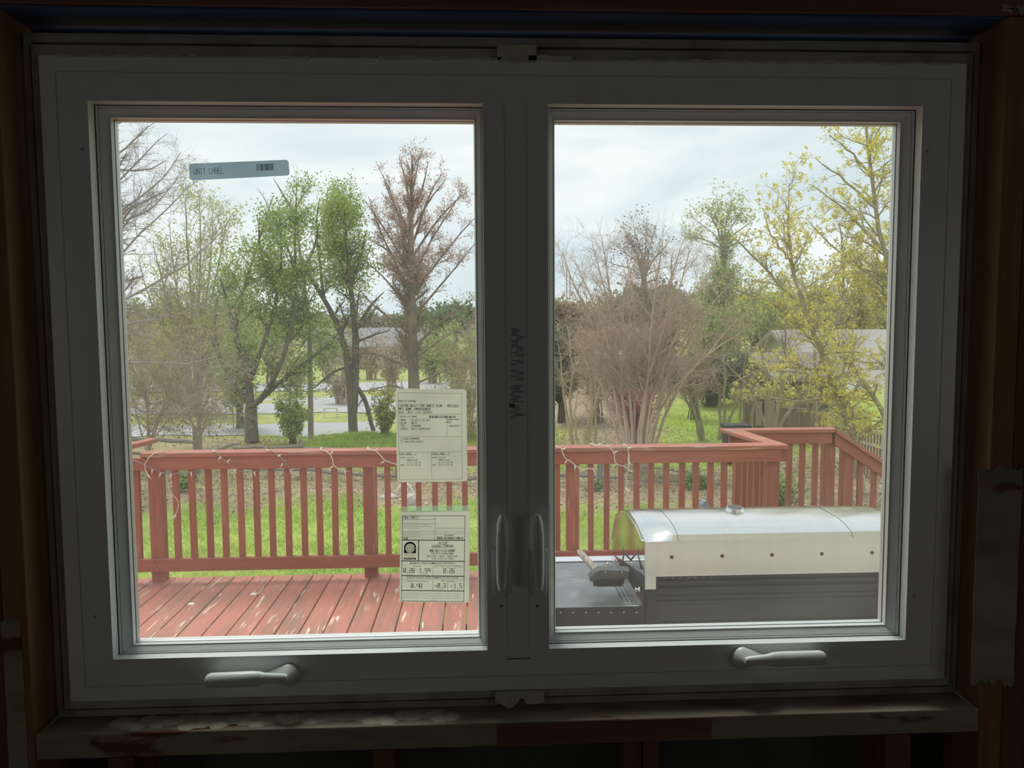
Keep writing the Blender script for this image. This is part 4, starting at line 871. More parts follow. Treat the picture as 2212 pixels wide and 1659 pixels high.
# thin woodland between the yard and the houses
MID = [(300, 655, 30, .9, 0), (370, 700, 26, .8, 1), (450, 690, 33, .9, 2), (505, 640, 29, .8, 1), (585, 690, 34, .8, 2), (640, 720, 28, .6, 0), (705, 700, 36, .8, 2), (735, 760, 25, .5, 0), (800, 715, 37, .9, 3), (845, 735, 30, .55, 0), (935, 700, 34, .8, 2), (985, 705, 29, .8, 2), (1025, 640, 33, .7, 0),
       (1210, 700, 26, .8, 0), (1250, 720, 31, .9, 3), (1315, 700, 27, .9, 3), (1375, 690, 30, 1.0, 0), (1440, 640, 28, .9, 3), (1500, 620, 33, 1.0, 0), (1545, 660, 25, .8, 2), (1590, 600, 31, 1.0, 1), (1640, 640, 27, .9, 2), (1690, 600, 35, 1.0, 1), (1740, 560, 30, 1.0, 1), (1800, 600, 34, 1.0, 0), (1860, 560, 29, 1.0, 1), (1915, 580, 32, 1.0, 1), (1530, 830, 20, .45, 2), (1620, 800, 19, .45, 0), (1655, 840, 16, .35, 1)]
MC = [('tangle', [(.36, .30, .20), (.42, .38, .22)], 'brown twiggy'), ('olive', [(.46, .44, .16), (.56, .52, .18), (.62, .54, .20)], 'yellowish'), ('grey', [(.28, .38, .12), (.38, .46, .16), (.48, .50, .2)], 'light green'), ('pink', [(.40, .25, .17), (.44, .32, .2)], 'rusty')]
PLC = {300: 'behind the far left thicket', 370: 'left of the budding tree', 450: 'right of the budding tree', 505: 'behind the left fork of the maple', 585: 'behind the middle fork of the maple', 640: 'behind the right fork of the maple', 705: 'right of the slender tree', 735: 'low, beside the white pipe frame', 800: 'before the brick house wall',
       845: 'before the brick house window', 935: 'right of the conical tree trunk', 985: 'above the green bush by the pane edge', 1025: 'at the right edge of the left pane', 1210: 'first right of the mullion', 1250: 'behind the pale tan stems', 1315: 'left of the crape myrtle stems', 1375: 'straight behind the crape myrtle', 1440: 'right behind the crape myrtle', 1500: 'below the pale green crown',
       1545: 'below the pale green crown, farther right', 1590: 'above the wheeled bin', 1640: 'above the plywood patches', 1690: 'above the left end of the shed', 1740: 'above the middle of the shed', 1800: 'above the right end of the shed', 1860: 'over the pale neighbouring roof', 1915: 'at the right edge of the right pane', 1530: 'low, behind the leaning olive stems', 1620: 'low, left of the shed', 1655: 'low, before the board fence'}
for px, py, Y, wd_, k in MID:
    top = at(px, py, Y); g0 = float(gz(top[0], Y)); m = 11; hgt = top[2]-g0; w = wd_*1.6
    base = np.stack([top[0]+rng.normal(0, .12, m), Y+rng.normal(0, .12, m), np.full(m, g0-.05)], -1); a = rng.uniform(0, 2*PI, m); u = rng.random(m)**.6
    tip = np.stack([top[0]+w*u*np.cos(a), Y+w*u*np.sin(a), g0+hgt*(1-.4*u*rng.uniform(.1, 1.2, m))], -1); kk = np.linspace(0, 1, 7)[None, :, None]
    P = base[:, None]*(1-kk)+tip[:, None]*kk+rng.normal(0, .06, (m, 7, 3))*np.sin(kk*PI); P[:, :, :2] -= ((tip-base)[:, None, :2])*(.30*np.sin(kk*PI)); R = np.linspace(.045, .008, 7)[None]*np.ones((m, 1))
    lv = [(P, R)]; lv.append(grow(P, R, 14, ang=40, ln=.32, up=.12, K=5, wob=.18, t0=.15)); lv.append(grow(*lv[-1], 6, ang=40, ln=.5, up=.08, K=3, wob=.2)); lv[-1] = (lv[-1][0], np.maximum(lv[-1][1], .0035))
    build_tree('woodland_tree', (top[0], Y), '%s thin tree %s' % (MC[k][2], PLC[px]), 'tree', lv, BK[MC[k][0]], sides=(5, 3, 3), lf=[leaves(lv[-1][0], (600, 2600, 2600, 900)[k], (.03, .085), .12, MC[k][1])], group='thin woodland between the yard and the houses')
# distant trees
DIST = [(300, 690, 60, 7.5, 0), (372, 660, 48, 6.5, 1), (450, 690, 62, 7, 0), (520, 668, 52, 7, 1), (590, 690, 64, 7, 2), (655, 676, 55, 6, 1), (722, 690, 66, 7.5, 0), (800, 682, 58, 6.5, 2), (868, 690, 70, 8, 0), (930, 672, 56, 6.5, 3), (985, 660, 60, 7, 3), (1035, 680, 66, 8, 0), (1095, 690, 70, 8, 3), (1160, 676, 60, 7, 0), (1215, 660, 52, 5.5, 1), (1275, 655, 47, 6, 4), (1340, 640, 50, 7, 4), (1420, 620, 48, 7, 0), (1500, 640, 52, 7, 2), (1590, 640, 46, 7, 1), (1680, 660, 50, 7, 0), (1770, 640, 54, 8, 2), (1850, 650, 50, 8, 0), (1930, 650, 56, 8, 1), (250, 670, 50, 7, 3)]
PD = [[(.20, .21, .15), (.28, .28, .19), (.34, .31, .24)], [(.26, .33, .12), (.36, .42, .16), (.46, .48, .22)], [(.30, .25, .20), (.38, .32, .26), (.34, .33, .22)], [(.13, .20, .11), (.19, .27, .14), (.24, .30, .17)], [(.34, .23, .16), (.42, .31, .21), (.36, .34, .2)]]
for px, py, Y, w, k in DIST:
    Y *= 1.9; w *= 1.7
    top = at(px, py, Y); g0 = float(gz(top[0], top[1])); hgt = top[2]-g0; m = 16
    a = rng.uniform(0, 2*PI, m); u = rng.random(m)**.6; tp = np.stack([top[0]+w*.5*u*np.cos(a), top[1]+w*.4*u*np.sin(a), g0+hgt*(1-.45*u*rng.uniform(.2, 1.2, m))], -1)
    b = np.stack([np.full(m, top[0]), np.full(m, top[1]), g0+hgt*rng.uniform(.15, .4, m)], -1); kk = np.linspace(0, 1, 5)[None, :, None]
    P = np.concatenate([b[:, None]*(1-kk)+tp[:, None]*kk+rng.normal(0, .12, (m, 5, 3))*np.sin(kk*PI), resamp([(top[0], top[1], g0-.1), (top[0]+.1, top[1], g0+hgt*.4), (top[0], top[1], g0+hgt*.7)], 5)[None]]); R = np.concatenate([np.linspace(.10, .03, 5)[None]*np.ones((m, 1)), np.linspace(.28, .12, 5)[None]])
    lv = [(P, R)]; lv.append(grow(P, R, 9, ang=42, ln=.3, up=.15, K=4, wob=.15, t0=.2)); lv.append(grow(*lv[-1], 4, ang=42, ln=.5, up=.05, K=3, wob=.2))
    build_tree('distant_tree', (top[0], top[1]), 'hazy %s tree in the distant line on the horizon' % ('grey-green', 'yellow-green', 'brownish', 'dark green', 'rusty')[k], 'tree', lv, BK['grey'], sides=(5, 3, 3), lf=[leaves(lv[-1][0], 3600, (.16, .42), .5, PD[k])], group='%s trees of the distant tree line' % ('grey-green', 'yellow-green', 'brownish', 'dark green', 'rusty')[k])
# ------------------------------------------------------------ deck
ZD = -1.22; YR = 4.23
deck = empty('deck', (0, 2.2, ZD), 'worn red painted deck of boards laid away from the house', 'deck')
x_s = at(369.2, 1260, 4.27)[0]; PW = .1405
for i in range(-21, 28):
    x0 = x_s+i*PW+.0035; x1 = x0+PW-.007; yb = 4.365 if x0 < 2.02 else 5.15
    if x0 > 3.3: break
    o = MB().box(x0, x1, .20, yb+random.uniform(-.006, .006), ZD-.03, ZD).build('deck_board', MT['deck'], deck, bevel=.004)
MB().box(-2.95, 2.02, 4.30, 4.338, ZD-.24, ZD-.032).build('rim_joist', MT['redrail'], deck)
b = MB()
for y in (.6, 2.0, 3.4): b.box(-2.95, 3.3, y, y+.04, ZD-.2, ZD-.032)
b.build('joists', MT['stud_dark'], deck)
for x in (-2.3, -.82, .62, 1.98):
    for y in (.8, 4.20):
        MB().box(x-.045, x+.045, y, y+.09, GZ-.05, ZD-.2).build('support_post', MT['redwood'], deck)
for (px, py) in ((413, 1304), (548, 1283)):   # paint flakes
    p = at(px, py, 3.6); d = (ZD+.001-CAM[2])/(p[2]-CAM[2]); q = CAM+(p-CAM)*d
    MB().box(q[0]-.018, q[0]+.018, q[1]-.02, q[1]+.02, ZD, ZD+.002).build('paint_flake', MT['wire'], deck, bevel=.0008)
# ------------------------------------------------------------ railings
ZC = -.292
ra = empty('deck_railing', (0, YR+.05, ZD), 'red wooden front railing of the deck, draped with string lights', 'railing')
xL = at(299, 985, YR)[0]; xR = at(1690, 965, YR)[0]
def member(name, x0, x1, y0, y1, z0, z1, m, par, bev=.004): return MB().box(x0, x1, y0, y1, z0, z1).build(name, MT[m], par, bevel=bev)
# cap board with rounded left end
q = [(xL+.05, YR-.02), (xR+.035, YR-.02), (xR-.06, YR+.125), (xL+.03, YR+.125), (xL+.006, YR+.10), (xL, YR+.05), (xL+.01, YR)]
MB().prism([(x, y, ZC-.031) for x, y in q], (0, 0, .031)).build('cap_board', MT['redcap'], ra, bevel=.005)
xq = at(384, 1005, YR)[0]
member('top_rail', at(205, 1000, YR)[0], xL+.055, YR, YR+.038, ZC-.124, ZC-.036, 'redrail', ra); member('top_rail', xL+.056, xR, YR, YR+.038, ZC-.122, ZC-.034, 'redrail', ra)
# lower rail in two lengths meeting at a slanted scarf joint
xj = at(333, 1220, YR)[0]; zl0, zl1 = -1.137, -1.048
MB().prism([(xj-1.0, YR, zl0), (xj+.04, YR, zl0), (xj-.012, YR, zl1), (xj-1.0, YR, zl1)], (0, .038, 0)).build('bottom_rail', MT['redrail'], ra, bevel=.002)
MB().prism([(xj+.043, YR, zl0), (xR-.05, YR, zl0), (xR-.05, YR, zl1), (xj-.009, YR, zl1)], (0, .038, 0)).build('bottom_rail', MT['redrail'], ra, bevel=.002)
for (px, py) in ((324, 1217), (342, 1217), (333, 1229)):
    p = at(px, py, YR); MB().lathe((p[0], YR, p[2]), (0, -1, 0), [(0, .004), (.0015, .0035)], 8).build('screw_head', MT['rust'], ra)
posts = [333, 797, 1238]; 
for px in posts:
    x = at(px, 1030, YR+.04)[0]; member('post', x-.0445, x+.0445, YR+.0385, YR+.1275, GZ-.1 if px != 797 else GZ-.1, ZC-.032, 'redwood', ra)
x = at(1671, 1030, YR+.04)[0]; xcp = x; member('post', x-.0445, x+.0445, YR+.0385, YR+.1275, GZ-.1, ZC-.032, 'redwood', ra)
bal = [292, 377, 412.6, 448, 482, 517, 551, 585, 618.5, 654, 688, 721.5, 754.5, 837, 871, 904, 937.5, 970.5, 1003.6, 1036.5, 1069.5, 1103, 1136, 1169, 1205, 1278, 1311.7, 1343.6, 1377, 1408, 1440.6, 1473, 1505, 1537, 1567]
bb = MB().box(-.0195, .0195, 0, .038, 0, .70); bme = bb.mesh('baluster')
for px in bal:
    o = link('baluster', bme, MT['redwood']); x = at(px, 1030, YR+.04)[0]
    o.location = (x+random.uniform(-.002, .002), YR+.0385, -1.115); o.rotation_euler = (0, random.uniform(-.006, .006), random.uniform(-.03, .03)); setp(o, ra)
    bv = o.modifiers.new('bevel', 'BEVEL'); bv.width = .003
# side return and back run
YB = 5.0
rb = empty('corner_railing', (2.5, YB, ZD), 'red railing stepping back and running right from the deck corner', 'railing')
xb0 = at(1575, 932, YB)[0]; xb1 = at(1806, 930, YB)[0]
MB().prism([(xR+.036, YR-.02, ZC-.031), (xR+.042, YR+.05, ZC-.031), (xb0+.125, YB+.02, ZC-.031), (xb0-.02, YB+.02, ZC-.031), (xR-.085, YR+.127, ZC-.031)], (0, 0, .031)).build('cap_board', MT['redcap'], rb, bevel=.005)
member('top_rail', xR+.001, xR+.037, YR+.003, YB-.002, ZC-.122, ZC-.034, 'redwood', rb); member('bottom_rail', xR-.045, xR-.01, YR+.13, YB-.002, zl0, zl1, 'redwood', rb)
MB().prism([(xb0-.02, YB+.021, ZC-.031), (xb1+.01, YB+.021, ZC-.031), (xb1+.045, YB+.15, ZC-.031), (xb0-.04, YB+.15, ZC-.031)], (0, 0, .031)).build('cap_board', MT['redcap'], rb, bevel=.005)
member('top_rail', xb0+.02, xb1-.01, YB+.04, YB+.078, ZC-.122, ZC-.034, 'redrail', rb); member('bottom_rail', xb0+.02, xb1, YB+.04, YB+.078, zl0, zl1, 'redrail', rb)
for px, w in ((1600, .0445), (1792, .0445)):
    x = at(px, 1000, YB+.09)[0]; member('post', x-w, x+w, YB+.08, YB+.169, GZ-.1, ZC-.032, 'redwood', rb)
for px in (1642, 1672, 1705.5, 1733.5, 1761.5):
    o = link('baluster', bme, MT['redwood']); o.location = (at(px, 1000, YB+.09)[0], YB+.08, -1.115); setp(o, rb)
for y in (4.50, 4.63, 4.77, 4.90):
    o = link('baluster', bme, MT['redwood']); o.location = (xR-.022, y, -1.115); o.rotation_euler[2] = PI/2; setp(o, rb)
# stair railing going down to the right
YS = YB+.04
rs = empty('stair_railing', (3.1, YS, ZD), 'red stair railing sloping down to the right behind the grill', 'railing')
dx = 1.5; x0 = xb1+.012; sl = -.66
def slope(name, z_top, th, y0, y1, m): MB().prism([(x0, y0, z_top), (x0+dx, y0, z_top+sl*dx), (x0+dx, y0, z_top+sl*dx-th), (x0, y0, z_top-th)], (0, y1-y0, 0)).build(name, MT[m], rs, bevel=.004)
slope('cap_board', ZC+.0, .036, YS-.03, YS+.11, 'redcap'); slope('top_rail', ZC-.037, .10, YS, YS+.038, 'redrail'); slope('bottom_rail', -1.02, .10, YS, YS+.038, 'redrail')
for px in (1832, 2010):
    x = at(px, 1050, YS+.04)[0]; member('post', x-.0445, x+.0445, YS+.039, YS+.128, GZ-.1, ZC-.04+sl*(x+.045-x0), 'redwood', rs)
for px in (1859, 1889, 1919, 1949, 1979):
    x = at(px, 1050, YS+.04)[0]; zt = ZC-.05+sl*(x+.02-x0); MB().box(x-.0195, x+.0195, YS+.039, YS+.077, zt-.74, zt).build('baluster', MT['redwood'], rs, bevel=.003)
for k in range(5):
    xa = x0+.05+k*.27; MB().box(xa, xa+.29, 3.9, YS-.03, ZD-.17*(k+1)-.035, ZD-.17*(k+1)).build('stair_tread', MT['deck'], rs, bevel=.003) if ZD-.17*(k+1) > GZ else None
# far left: end of a lower handrail
p = at(262, 968, 4.9); q_ = at(331, 951, 5.3)
lh = empty('stair_handrail', (p[0], 4.9, GZ), 'red handrail end poking up at the far left', 'railing')
MB().bar(p, q_, .09, .035).build('handrail', MT['redcap'], lh, bevel=.004); MB().box(p[0]-.3, p[0]-.21, 4.85, 4.94, GZ-.05, p[2]).build('post', MT['redwood'], lh); MB().bar(p+np.array([-.6, -.1, 0]), p, .09, .035).build('handrail', MT['redcap'], lh)

# ------------------------------------------------------------ string lights over the railing
YW = YR-.027
def onw(pts, Y=YW): return [tuple(at(a, c, Y)) for a, c in pts]
segs = [([(255, 985), (272, 990), (300, 998), (312, 1004), (330, 1013), (350, 1021), (372, 1024), (395, 1021), (412, 1019)], 'greywire'), ([(461, 973), (470, 980), (480, 990), (497, 1003), (508, 1012), (520, 1018), (535, 1019), (549, 1018)], 'greywire'),
        ([(573, 969), (582, 974), (593, 977), (605, 986), (618, 1001), (628, 1014)], 'greywire'), ([(693, 971), (705, 975), (714, 982), (718, 992), (720, 1005), (728, 1011), (746, 1018)], 'wire'), ([(795, 970), (812, 974), (823, 985), (832, 995), (856, 1003), (880, 1010)], 'wire'),
        ([(990, 1003), (1010, 1009), (1028, 1013), (1045, 1012)], 'wire'), ([(1190, 962), (1201, 964), (1212, 968), (1215, 978), (1222, 991), (1232, 996), (1241, 1004), (1250, 1010), (1258, 1016), (1271, 1012), (1281, 1012)], 'wire'),
        ([(1287, 963), (1297, 959), (1306, 963), (1315, 965), (1323, 973), (1327, 982), (1327, 992), (1331, 1002), (1340, 1006), (1349, 1007), (1357, 1014)], 'wire')]
sl_ = empty('string_lights', tuple(at(700, 985, YW)), 'white and grey wire string lights wound along the railing', 'string lights')
prev = None
for pts, m_ in segs:
    w_ = onw(pts)
    MB().tube(w_, .0034 if m_ == 'greywire' else .0038, 6).build('wire', MT[m_], sl_, smooth=True)['label'] = 'grey light wire' if m_ == 'greywire' else 'white light wire'
    a_ = Vector(w_[0]); MB().tube([a_, a_+Vector((-.01, .06, .004)), a_+Vector((-.02, .165, -.01)), a_+Vector((-.03, .185, -.05)), a_+Vector((-.05, .18, -.14))], .0034, 6).build('wire', MT[m_], sl_, smooth=True)
    if prev is not None:
        p_ = Vector(prev); q2 = a_+Vector((-.05, .18, -.14)); MB().tube([p_, p_+Vector((.02, .08, -.012)), (p_+q2)/2+Vector((0, .13, -.03)), q2], .003, 6).build('wire', MT[m_], sl_, smooth=True)
    prev = w_[-1]
BU = [(329, 1014, -.1, -1), (347, 1021, -.3, -1), (370, 1024, -.2, -1), (413, 1020, .1, -1), (477, 987, -.7, -1), (491, 999, .7, .8), (507, 1013, 0, -1), (549, 1019, .3, -1), (600, 986, 1, .5), (611, 1001, -.6, -1), (628, 1014, 0, -1), (459, 974, 1, -.1), (575, 972, 1, -.1),
      (714, 981, .8, .8), (719, 1008, -1, -.5), (745, 1016, .1, -1), (699, 972, -1, .1), (813, 974, .6, .8), (830, 997, -1, -.5), (800, 971, -1, 0), (1215, 971, 1, .4), (1224, 994, -.5, -1), (1242, 1006, 0, -1), (1281, 1013, .4, -.7), (1297, 960, -1, -.3), (1310, 964, 1, -.1), (1326, 978, 1, .4), (1329, 1004, -1, -.6)]
def bulb(px, py, dx, dy, par):
    p = Vector(at(px, py, YW-.004)); d = Vector((dx, -.15, dy)).normalized()
    so_ = MB().lathe(p, d, [(0, .0035), (.003, .0058), (.020, .0052), (.022, .004)], 8).build('socket', MT['wire'], par, smooth=True)
    MB().lathe(p+d*.022, d, [(0, .0034), (.006, .0036), (.014, .002), (.018, .0004)], 8).build('bulb', MT['bulb'], so_, smooth=True)
for q in BU: bulb(*q, sl_)
s2 = empty('string_lights', tuple(at(1350, 990, YW)), 'white light string hanging down to a white connector, right pane', 'string lights')
MB().tube(onw([(1341, 963), (1351, 960), (1356, 969), (1358, 980), (1357, 995), (1358, 1015), (1353, 1025), (1352, 1030), (1354, 1040), (1351, 1053)]), .0036, 6).build('wire', MT['wire'], s2, smooth=True)
MB().tube(onw([(1356, 969), (1359, 984), (1359, 1000), (1358, 1015)]), .0026, 6).build('wire', MT['wire'], s2, smooth=True)
for q in ((1351, 960, -1, -.2), (1357, 969, 1, .4), (1358, 996, .5, -1), (1359, 1016, 1, -.4)): bulb(*q, s2)
a_ = Vector(at(1351, 1053, YW)); d_ = (Vector(at(1358, 1064, YW))-a_).normalized(); MB().lathe(a_, d_, [(0, .006), (.008, .011), (.012, .012), (.034, .0165), (.038, .015)], 10).build('connector', MT['wire'], s2, smooth=True)
s3 = empty('cord', tuple(at(335, 990, YW)), 'loose beige cord looped over the left end of the railing', 'cord')
MB().tube([tuple(at(356, 975, YW+.08))]+onw([(348, 975), (335, 978), (322, 988), (313, 1002), (314, 1015), (319, 1025), (324, 1030)]), .0032, 6).build('wire', MT['wire'], s3, smooth=True); bulb(320, 1026, .6, -.9, s3)
s4 = empty('cord', tuple(at(380, 1090, YW+.02)), 'short white cord with a plug hanging before the first baluster', 'cord')
MB().tube(onw([(358, 1024), (362, 1040), (366, 1060), (377, 1073), (385, 1082), (386, 1092), (383, 1103), (378, 1113)], YW+.03), .0022, 6).build('wire', MT['wire'], s4, smooth=True)
a_ = Vector(at(379, 1111, YW+.03)); MB().lathe(a_, (-.25, 0, -1), [(0, .004), (.008, .008), (.022, .0085), (.026, .006)], 8).build('plug', MT['wire'], s4, smooth=True)

# ------------------------------------------------------------ grill
XG0, XG1, YG = .442, 1.275, 1.10
gr = empty('gas_grill', ((XG0+XG1)/2, 1.36, ZD), 'stainless steel lidded gas grill seen from behind, right pane', 'grill')
mid_ = [(1.10, -.188), (1.10, -.083), (1.112, -.068), (1.150, -.056), (1.20, -.0475), (1.33, -.045), (1.48, -.075), (1.60, -.125), (1.66, -.22), (1.67, -.29)]
end_ = [(1.10, -.188), (1.10, -.086), (1.135, -.078), (1.190, -.066), (1.245, -.057), (1.35, -.052), (1.48, -.078), (1.60, -.125), (1.66, -.22), (1.67, -.29)]
stations = [(0, 0), (.004, .0), (.045, .55), (.075, .9), (.095, 1.0)]
xs_ = [(XG0+d, t) for d, t in stations]+[(XG1-d, t) for d, t in stations[::-1]]
vs = []; n = len(mid_)
for x, t in xs_:
    for (a, b_), (c, d) in zip(end_, mid_): vs.append((x, a*(1-t)+c*t, b_*(1-t)+d*t))
fs = [(i*n+j, i*n+j+1, (i+1)*n+j+1, (i+1)*n+j) for i in range(len(xs_)-1) for j in range(n-1)]
me = bpy.data.meshes.new('hood'); me.from_pydata(vs, [], fs); hood = link('hood', me, MT['steel'], gr); smooth_angle(hood, 22)
so_ = hood.modifiers.new('thick', 'SOLIDIFY'); so_.thickness = .002; so_.offset = 0; so_.use_rim = False
sub = None
# end panels of the hood, a rim bead, corner legs at the back
for s, X in ((-1, XG0), (1, XG1)):
    poly = [(X+s*.001, y, z) for y, z in end_]
    MB().prism(poly, (s*-.003, 0, 0)).build('end_panel', MT['steel_side'], hood)
    rim = [(X+s*.002, y+(.012 if i < 3 else 0), z-(.012 if i > 1 else 0)) for i, (y, z) in enumerate(end_)][1:9]
    MB().tube(rim, .0022, 6).build('panel_rim', MT['steel'], hood, smooth=True)
    a, c = sorted((X, X-s*.034)); MB().box(a, c, 1.096, 1.1005, -.232, -.186).build('hinge_plate', MT['steel'], hood, bevel=.002)
    MB().lathe((X+s*.002, 1.155, -.253), (s, 0, 0), [(0, .010), (.005, .010), (.005, .006), (.012, .006), (.012, .009), (.016, .008)], 10).build('hinge_bolt', MT['steel'], gr, smooth=True)
MB().box(XG0+.01, XG1-.01, 1.0975, 1.103, -.192, -.187).build('hood_lip', MT['shelf_rim'], hood)
for seam in (XG0+.102, 1.085):
    MB().tube([(seam, y-.0003*(y < 1.105), z+.0008) for y, z in mid_[1:9]], .0011, 5).build('seam', MT['gasket'], hood)
for px in (1451, 1560, 1667.5, 1775, 1883.5):
    p = at(px, 1201-(px-1560)*.022, 1.10); MB().lathe((p[0], 1.1, p[2]), (0, -1, 0), [(0, .0062), (.002, .0058), (.0035, .003)], 12).build('rusty_bolt', MT['rust'], hood, smooth=True)
    MB().prism([(p[0]-.0018, 1.0993, p[2]), (p[0]+.0018, 1.0993, p[2]), (p[0]+.0024, 1.0993, p[2]-.013), (p[0]+.006, 1.0993, p[2]-.018), (p[0]-.005, 1.0993, p[2]-.018), (p[0]-.002, 1.0993, p[2]-.012)], (0, .0005, 0)).build('rust_streak', MT['stainmk'], hood)
p = at(1587, 1104, 1.305); th = MB().lathe((p[0], 1.305, -.0455), (0, -.12, 1), [(0, .030), (.006, .031), (.009, .029), (.0135, .0265), (.014, .0245), (.012, .024)], 28).build('thermometer', MT['steel'], hood, smooth=True); smooth_angle(th, 40)
MB().lathe((p[0], 1.3035, -.0330), (0, -.12, 1), [(0, .0242), (.0008, .0236)], 24).build('dial', MT['print_faint'], th)
a_ = at(1533, 1099, 1.66); b_ = at(1940, 1093, 1.66); MB().tube([tuple(a_), tuple(at(1568, 1100, 1.60))], .006, 10).build('hood_handle', MT['steel'], hood, smooth=True)
q = [tuple(at(x, y, 1.655)) for x, y in ((1516, 1106), (1516, 1091), (1521, 1084), (1526, 1081), (1532, 1086), (1533, 1106))]; MB().prism(q, (0, .035, 0)).build('handle_bracket', MT['bluegrey'], hood, bevel=.002)
# black back: panel, raised frame, ribs and slots

bk = MB().box(XG0+.012, XG1-.012, 1.13, 1.60, -.62, -.20).build('firebox', MT['enamel'], gr, bevel=.004)
MB().box(XG0+.008, XG0+.030, 1.108, 1.15, -.62, -.235).build('back_post', MT['enamel'], gr, bevel=.003); MB().box(XG1-.030, XG1-.008, 1.108, 1.15, -.62, -.235).build('back_post', MT['enamel'], gr, bevel=.003)
for k, (z, h, d) in enumerate(((-.212, .012, .010), (-.232, .010, .014), (-.262, .004, .006), (-.278, .004, .006), (-.345, .006, .006), (-.40, .006, .006))):
    MB().prism([(XG0+.05, 1.131, z), (XG0+.05, 1.13-d, z-h*.3), (XG0+.05, 1.13-d, z-h), (XG0+.05, 1.131, z-h*1.3)], (XG1-XG0-.10, 0, 0)).build('back_rib', MT['enamel'], bk)
for px0, px1, py in ((1442, 1870, 1277), (1442, 1870, 1309.5)):
    a_ = at(px0, py, 1.128); b_ = at(px1, py, 1.128); MB().box(a_[0], b_[0], 1.1285, 1.131, a_[2]-.003, a_[2]+.003).build('back_slot', MT['gasket'], bk)
a_ = at(1445, 1221, 1.128)[2]; MB().box(XG0+.04, XG1-.04, 1.121, 1.1315, a_-.005, a_+.004).build('back_slot', MT['gasket'], bk)
for k in range(7):
    x = at(1434+k*17, 1218, 1.12)[0]; MB().box(x, x+.003, 1.117, 1.121, -.208, -.202).build('vent_gap', MT['shelf'], bk)
cb = MB().box(XG0+.03, XG1-.03, 1.14, 1.58, ZD+.09, -.621).build('cart_body', MT['enamel'], gr, bevel=.004)
for x in (XG0+.07, XG1-.07):
    for y in (1.18, 1.54): MB().lathe((x-.015, y, ZD+.04), (1, 0, 0), [(0, .03), (.004, .04), (.026, .04), (.03, .03)], 16).build('caster', MT['gasket'], gr, smooth=True)
for x in (XG0+.07, XG1-.07):
    for y in (1.18, 1.54): MB().box(x-.012, x+.012, y-.012, y+.012, ZD+.07, ZD+.092).build('caster_stem', MT['shelf'], gr)
# side shelf
ZS = -.282; X0s = -.035; X1s = XG0-.004
sh = MB().box(X0s, X1s, 1.10, 1.60, ZS-.004, ZS).build('side_shelf', MT['shelf'], gr, bevel=.002)
MB().box(X0s, X1s, 1.0985, 1.1025, ZS-.075, ZS-.001).build('shelf_apron', MT['enamel'], sh, bevel=.0015); MB().box(X0s, X0s+.003, 1.103, 1.60, ZS-.06, ZS-.004).build('shelf_apron', MT['enamel'], sh)
MB().box(X0s, X1s+.001, 1.545, 1.602, ZS+.0002, ZS+.0035).build('shelf_rim', MT['shelf_rim'], sh, bevel=.001)
MB().prism([(X1s-.013, 1.102, ZS), (X1s-.006, 1.102, ZS+.010), (X1s, 1.102, ZS)], (0, .44, 0)).build('shelf_edge', MT['shelf'], sh)
for px in (1211, 1238, 1266, 1293, 1320, 1347.5, 1375):
    p = at(px, 1323, 1.0985); MB().lathe((p[0], 1.0985, p[2]), (0, -1, 0), [(0, .0030), (.0012, .0026), (.0018, .001)], 10).build('rivet', MT['copper'], sh, smooth=True)
sme = MB().box(-.0022, .0022, -.017, .017, 0, .0006).mesh('vent_slot')
for r_ in range(3):
    for k in range(9):
        o = link('vent_slot', sme, MT['gasket']); o.location = (X1s-.028-r_*.013, 1.145+k*.041+r_*.008, ZS+.0001); setp(o, sh)
for (px, py) in ((1314, 1223.5), (1357, 1221.5)):
    p = at(px, py, 1.50); MB().lathe((p[0], 1.515, ZS+.0002), (0, 0, 1), [(0, .0055), (.003, .0045), (.0045, .002)], 10).build('shelf_screw', MT['shelf_rim'], sh, smooth=True)
# gear under the shelf: leg of the cart side is the body itself; shelf brackets
for y in (1.2, 1.5): MB().prism([(X1s, y, ZS-.005), (X1s-.2, y, ZS-.005), (X1s, y, ZS-.16)], (0, .004, 0)).build('shelf_bracket', MT['enamel'], sh)

# grill brush lying on the shelf
br = empty('grill_brush', tuple(at(1318, 1266, 1.22)), 'black-headed grill brush with grey worn wooden handle', 'brush')
h0, h1 = Vector(at(1297, 1242, 1.235)), Vector(at(1250, 1190, 1.42)); n = 12; pts = [h0.lerp(h1, i/n) for i in range(n+1)]
hb = MB().tube(pts, [.0085, .0095, .010]+[.0115]*7+[.012, .0105, .006], 10).build('handle', MT['oldwood'], br, smooth=True)
hd = [tuple(at(x, y, 1.205)) for x, y in ((1291, 1234), (1296, 1232), (1361, 1233), (1357, 1250), (1289, 1251), (1275, 1257), (1273, 1250), (1280, 1242))]
MB().prism(hd, (0, .034, .004)).build('head', MT['blackmetal'], br, bevel=.0012)
bs = [tuple(at(x, y, 1.21)) for x, y in ((1280, 1252), (1351, 1249), (1347, 1262), (1338, 1267), (1292, 1268), (1282, 1262))]
MB().prism(bs, (0, .026, .003)).build('bristle_block', MT['bristle'], br, bevel=.001)
b = MB(); r = random.Random(9)
for i in range(150):
    t = r.random(); x, y = 1283+t*63, 1255; p = Vector(at(x, y, 1.206+r.random()*.03)); b.bar(p, p+Vector((r.uniform(-.002, .002), r.uniform(-.004, .001), -.0165)), .0009, .0009)
o = b.build('bristles', MT['bristle'], br); o['kind'] = 'stuff'
for px, py in ((1308, 1236), (1344, 1236.5)):
    p = at(px, py, 1.205); MB().lathe(p, (0, -1, .2), [(0, .0028), (.0014, .0022), (.002, .001)], 8).build('screw', MT['shelf_rim'], br, smooth=True)
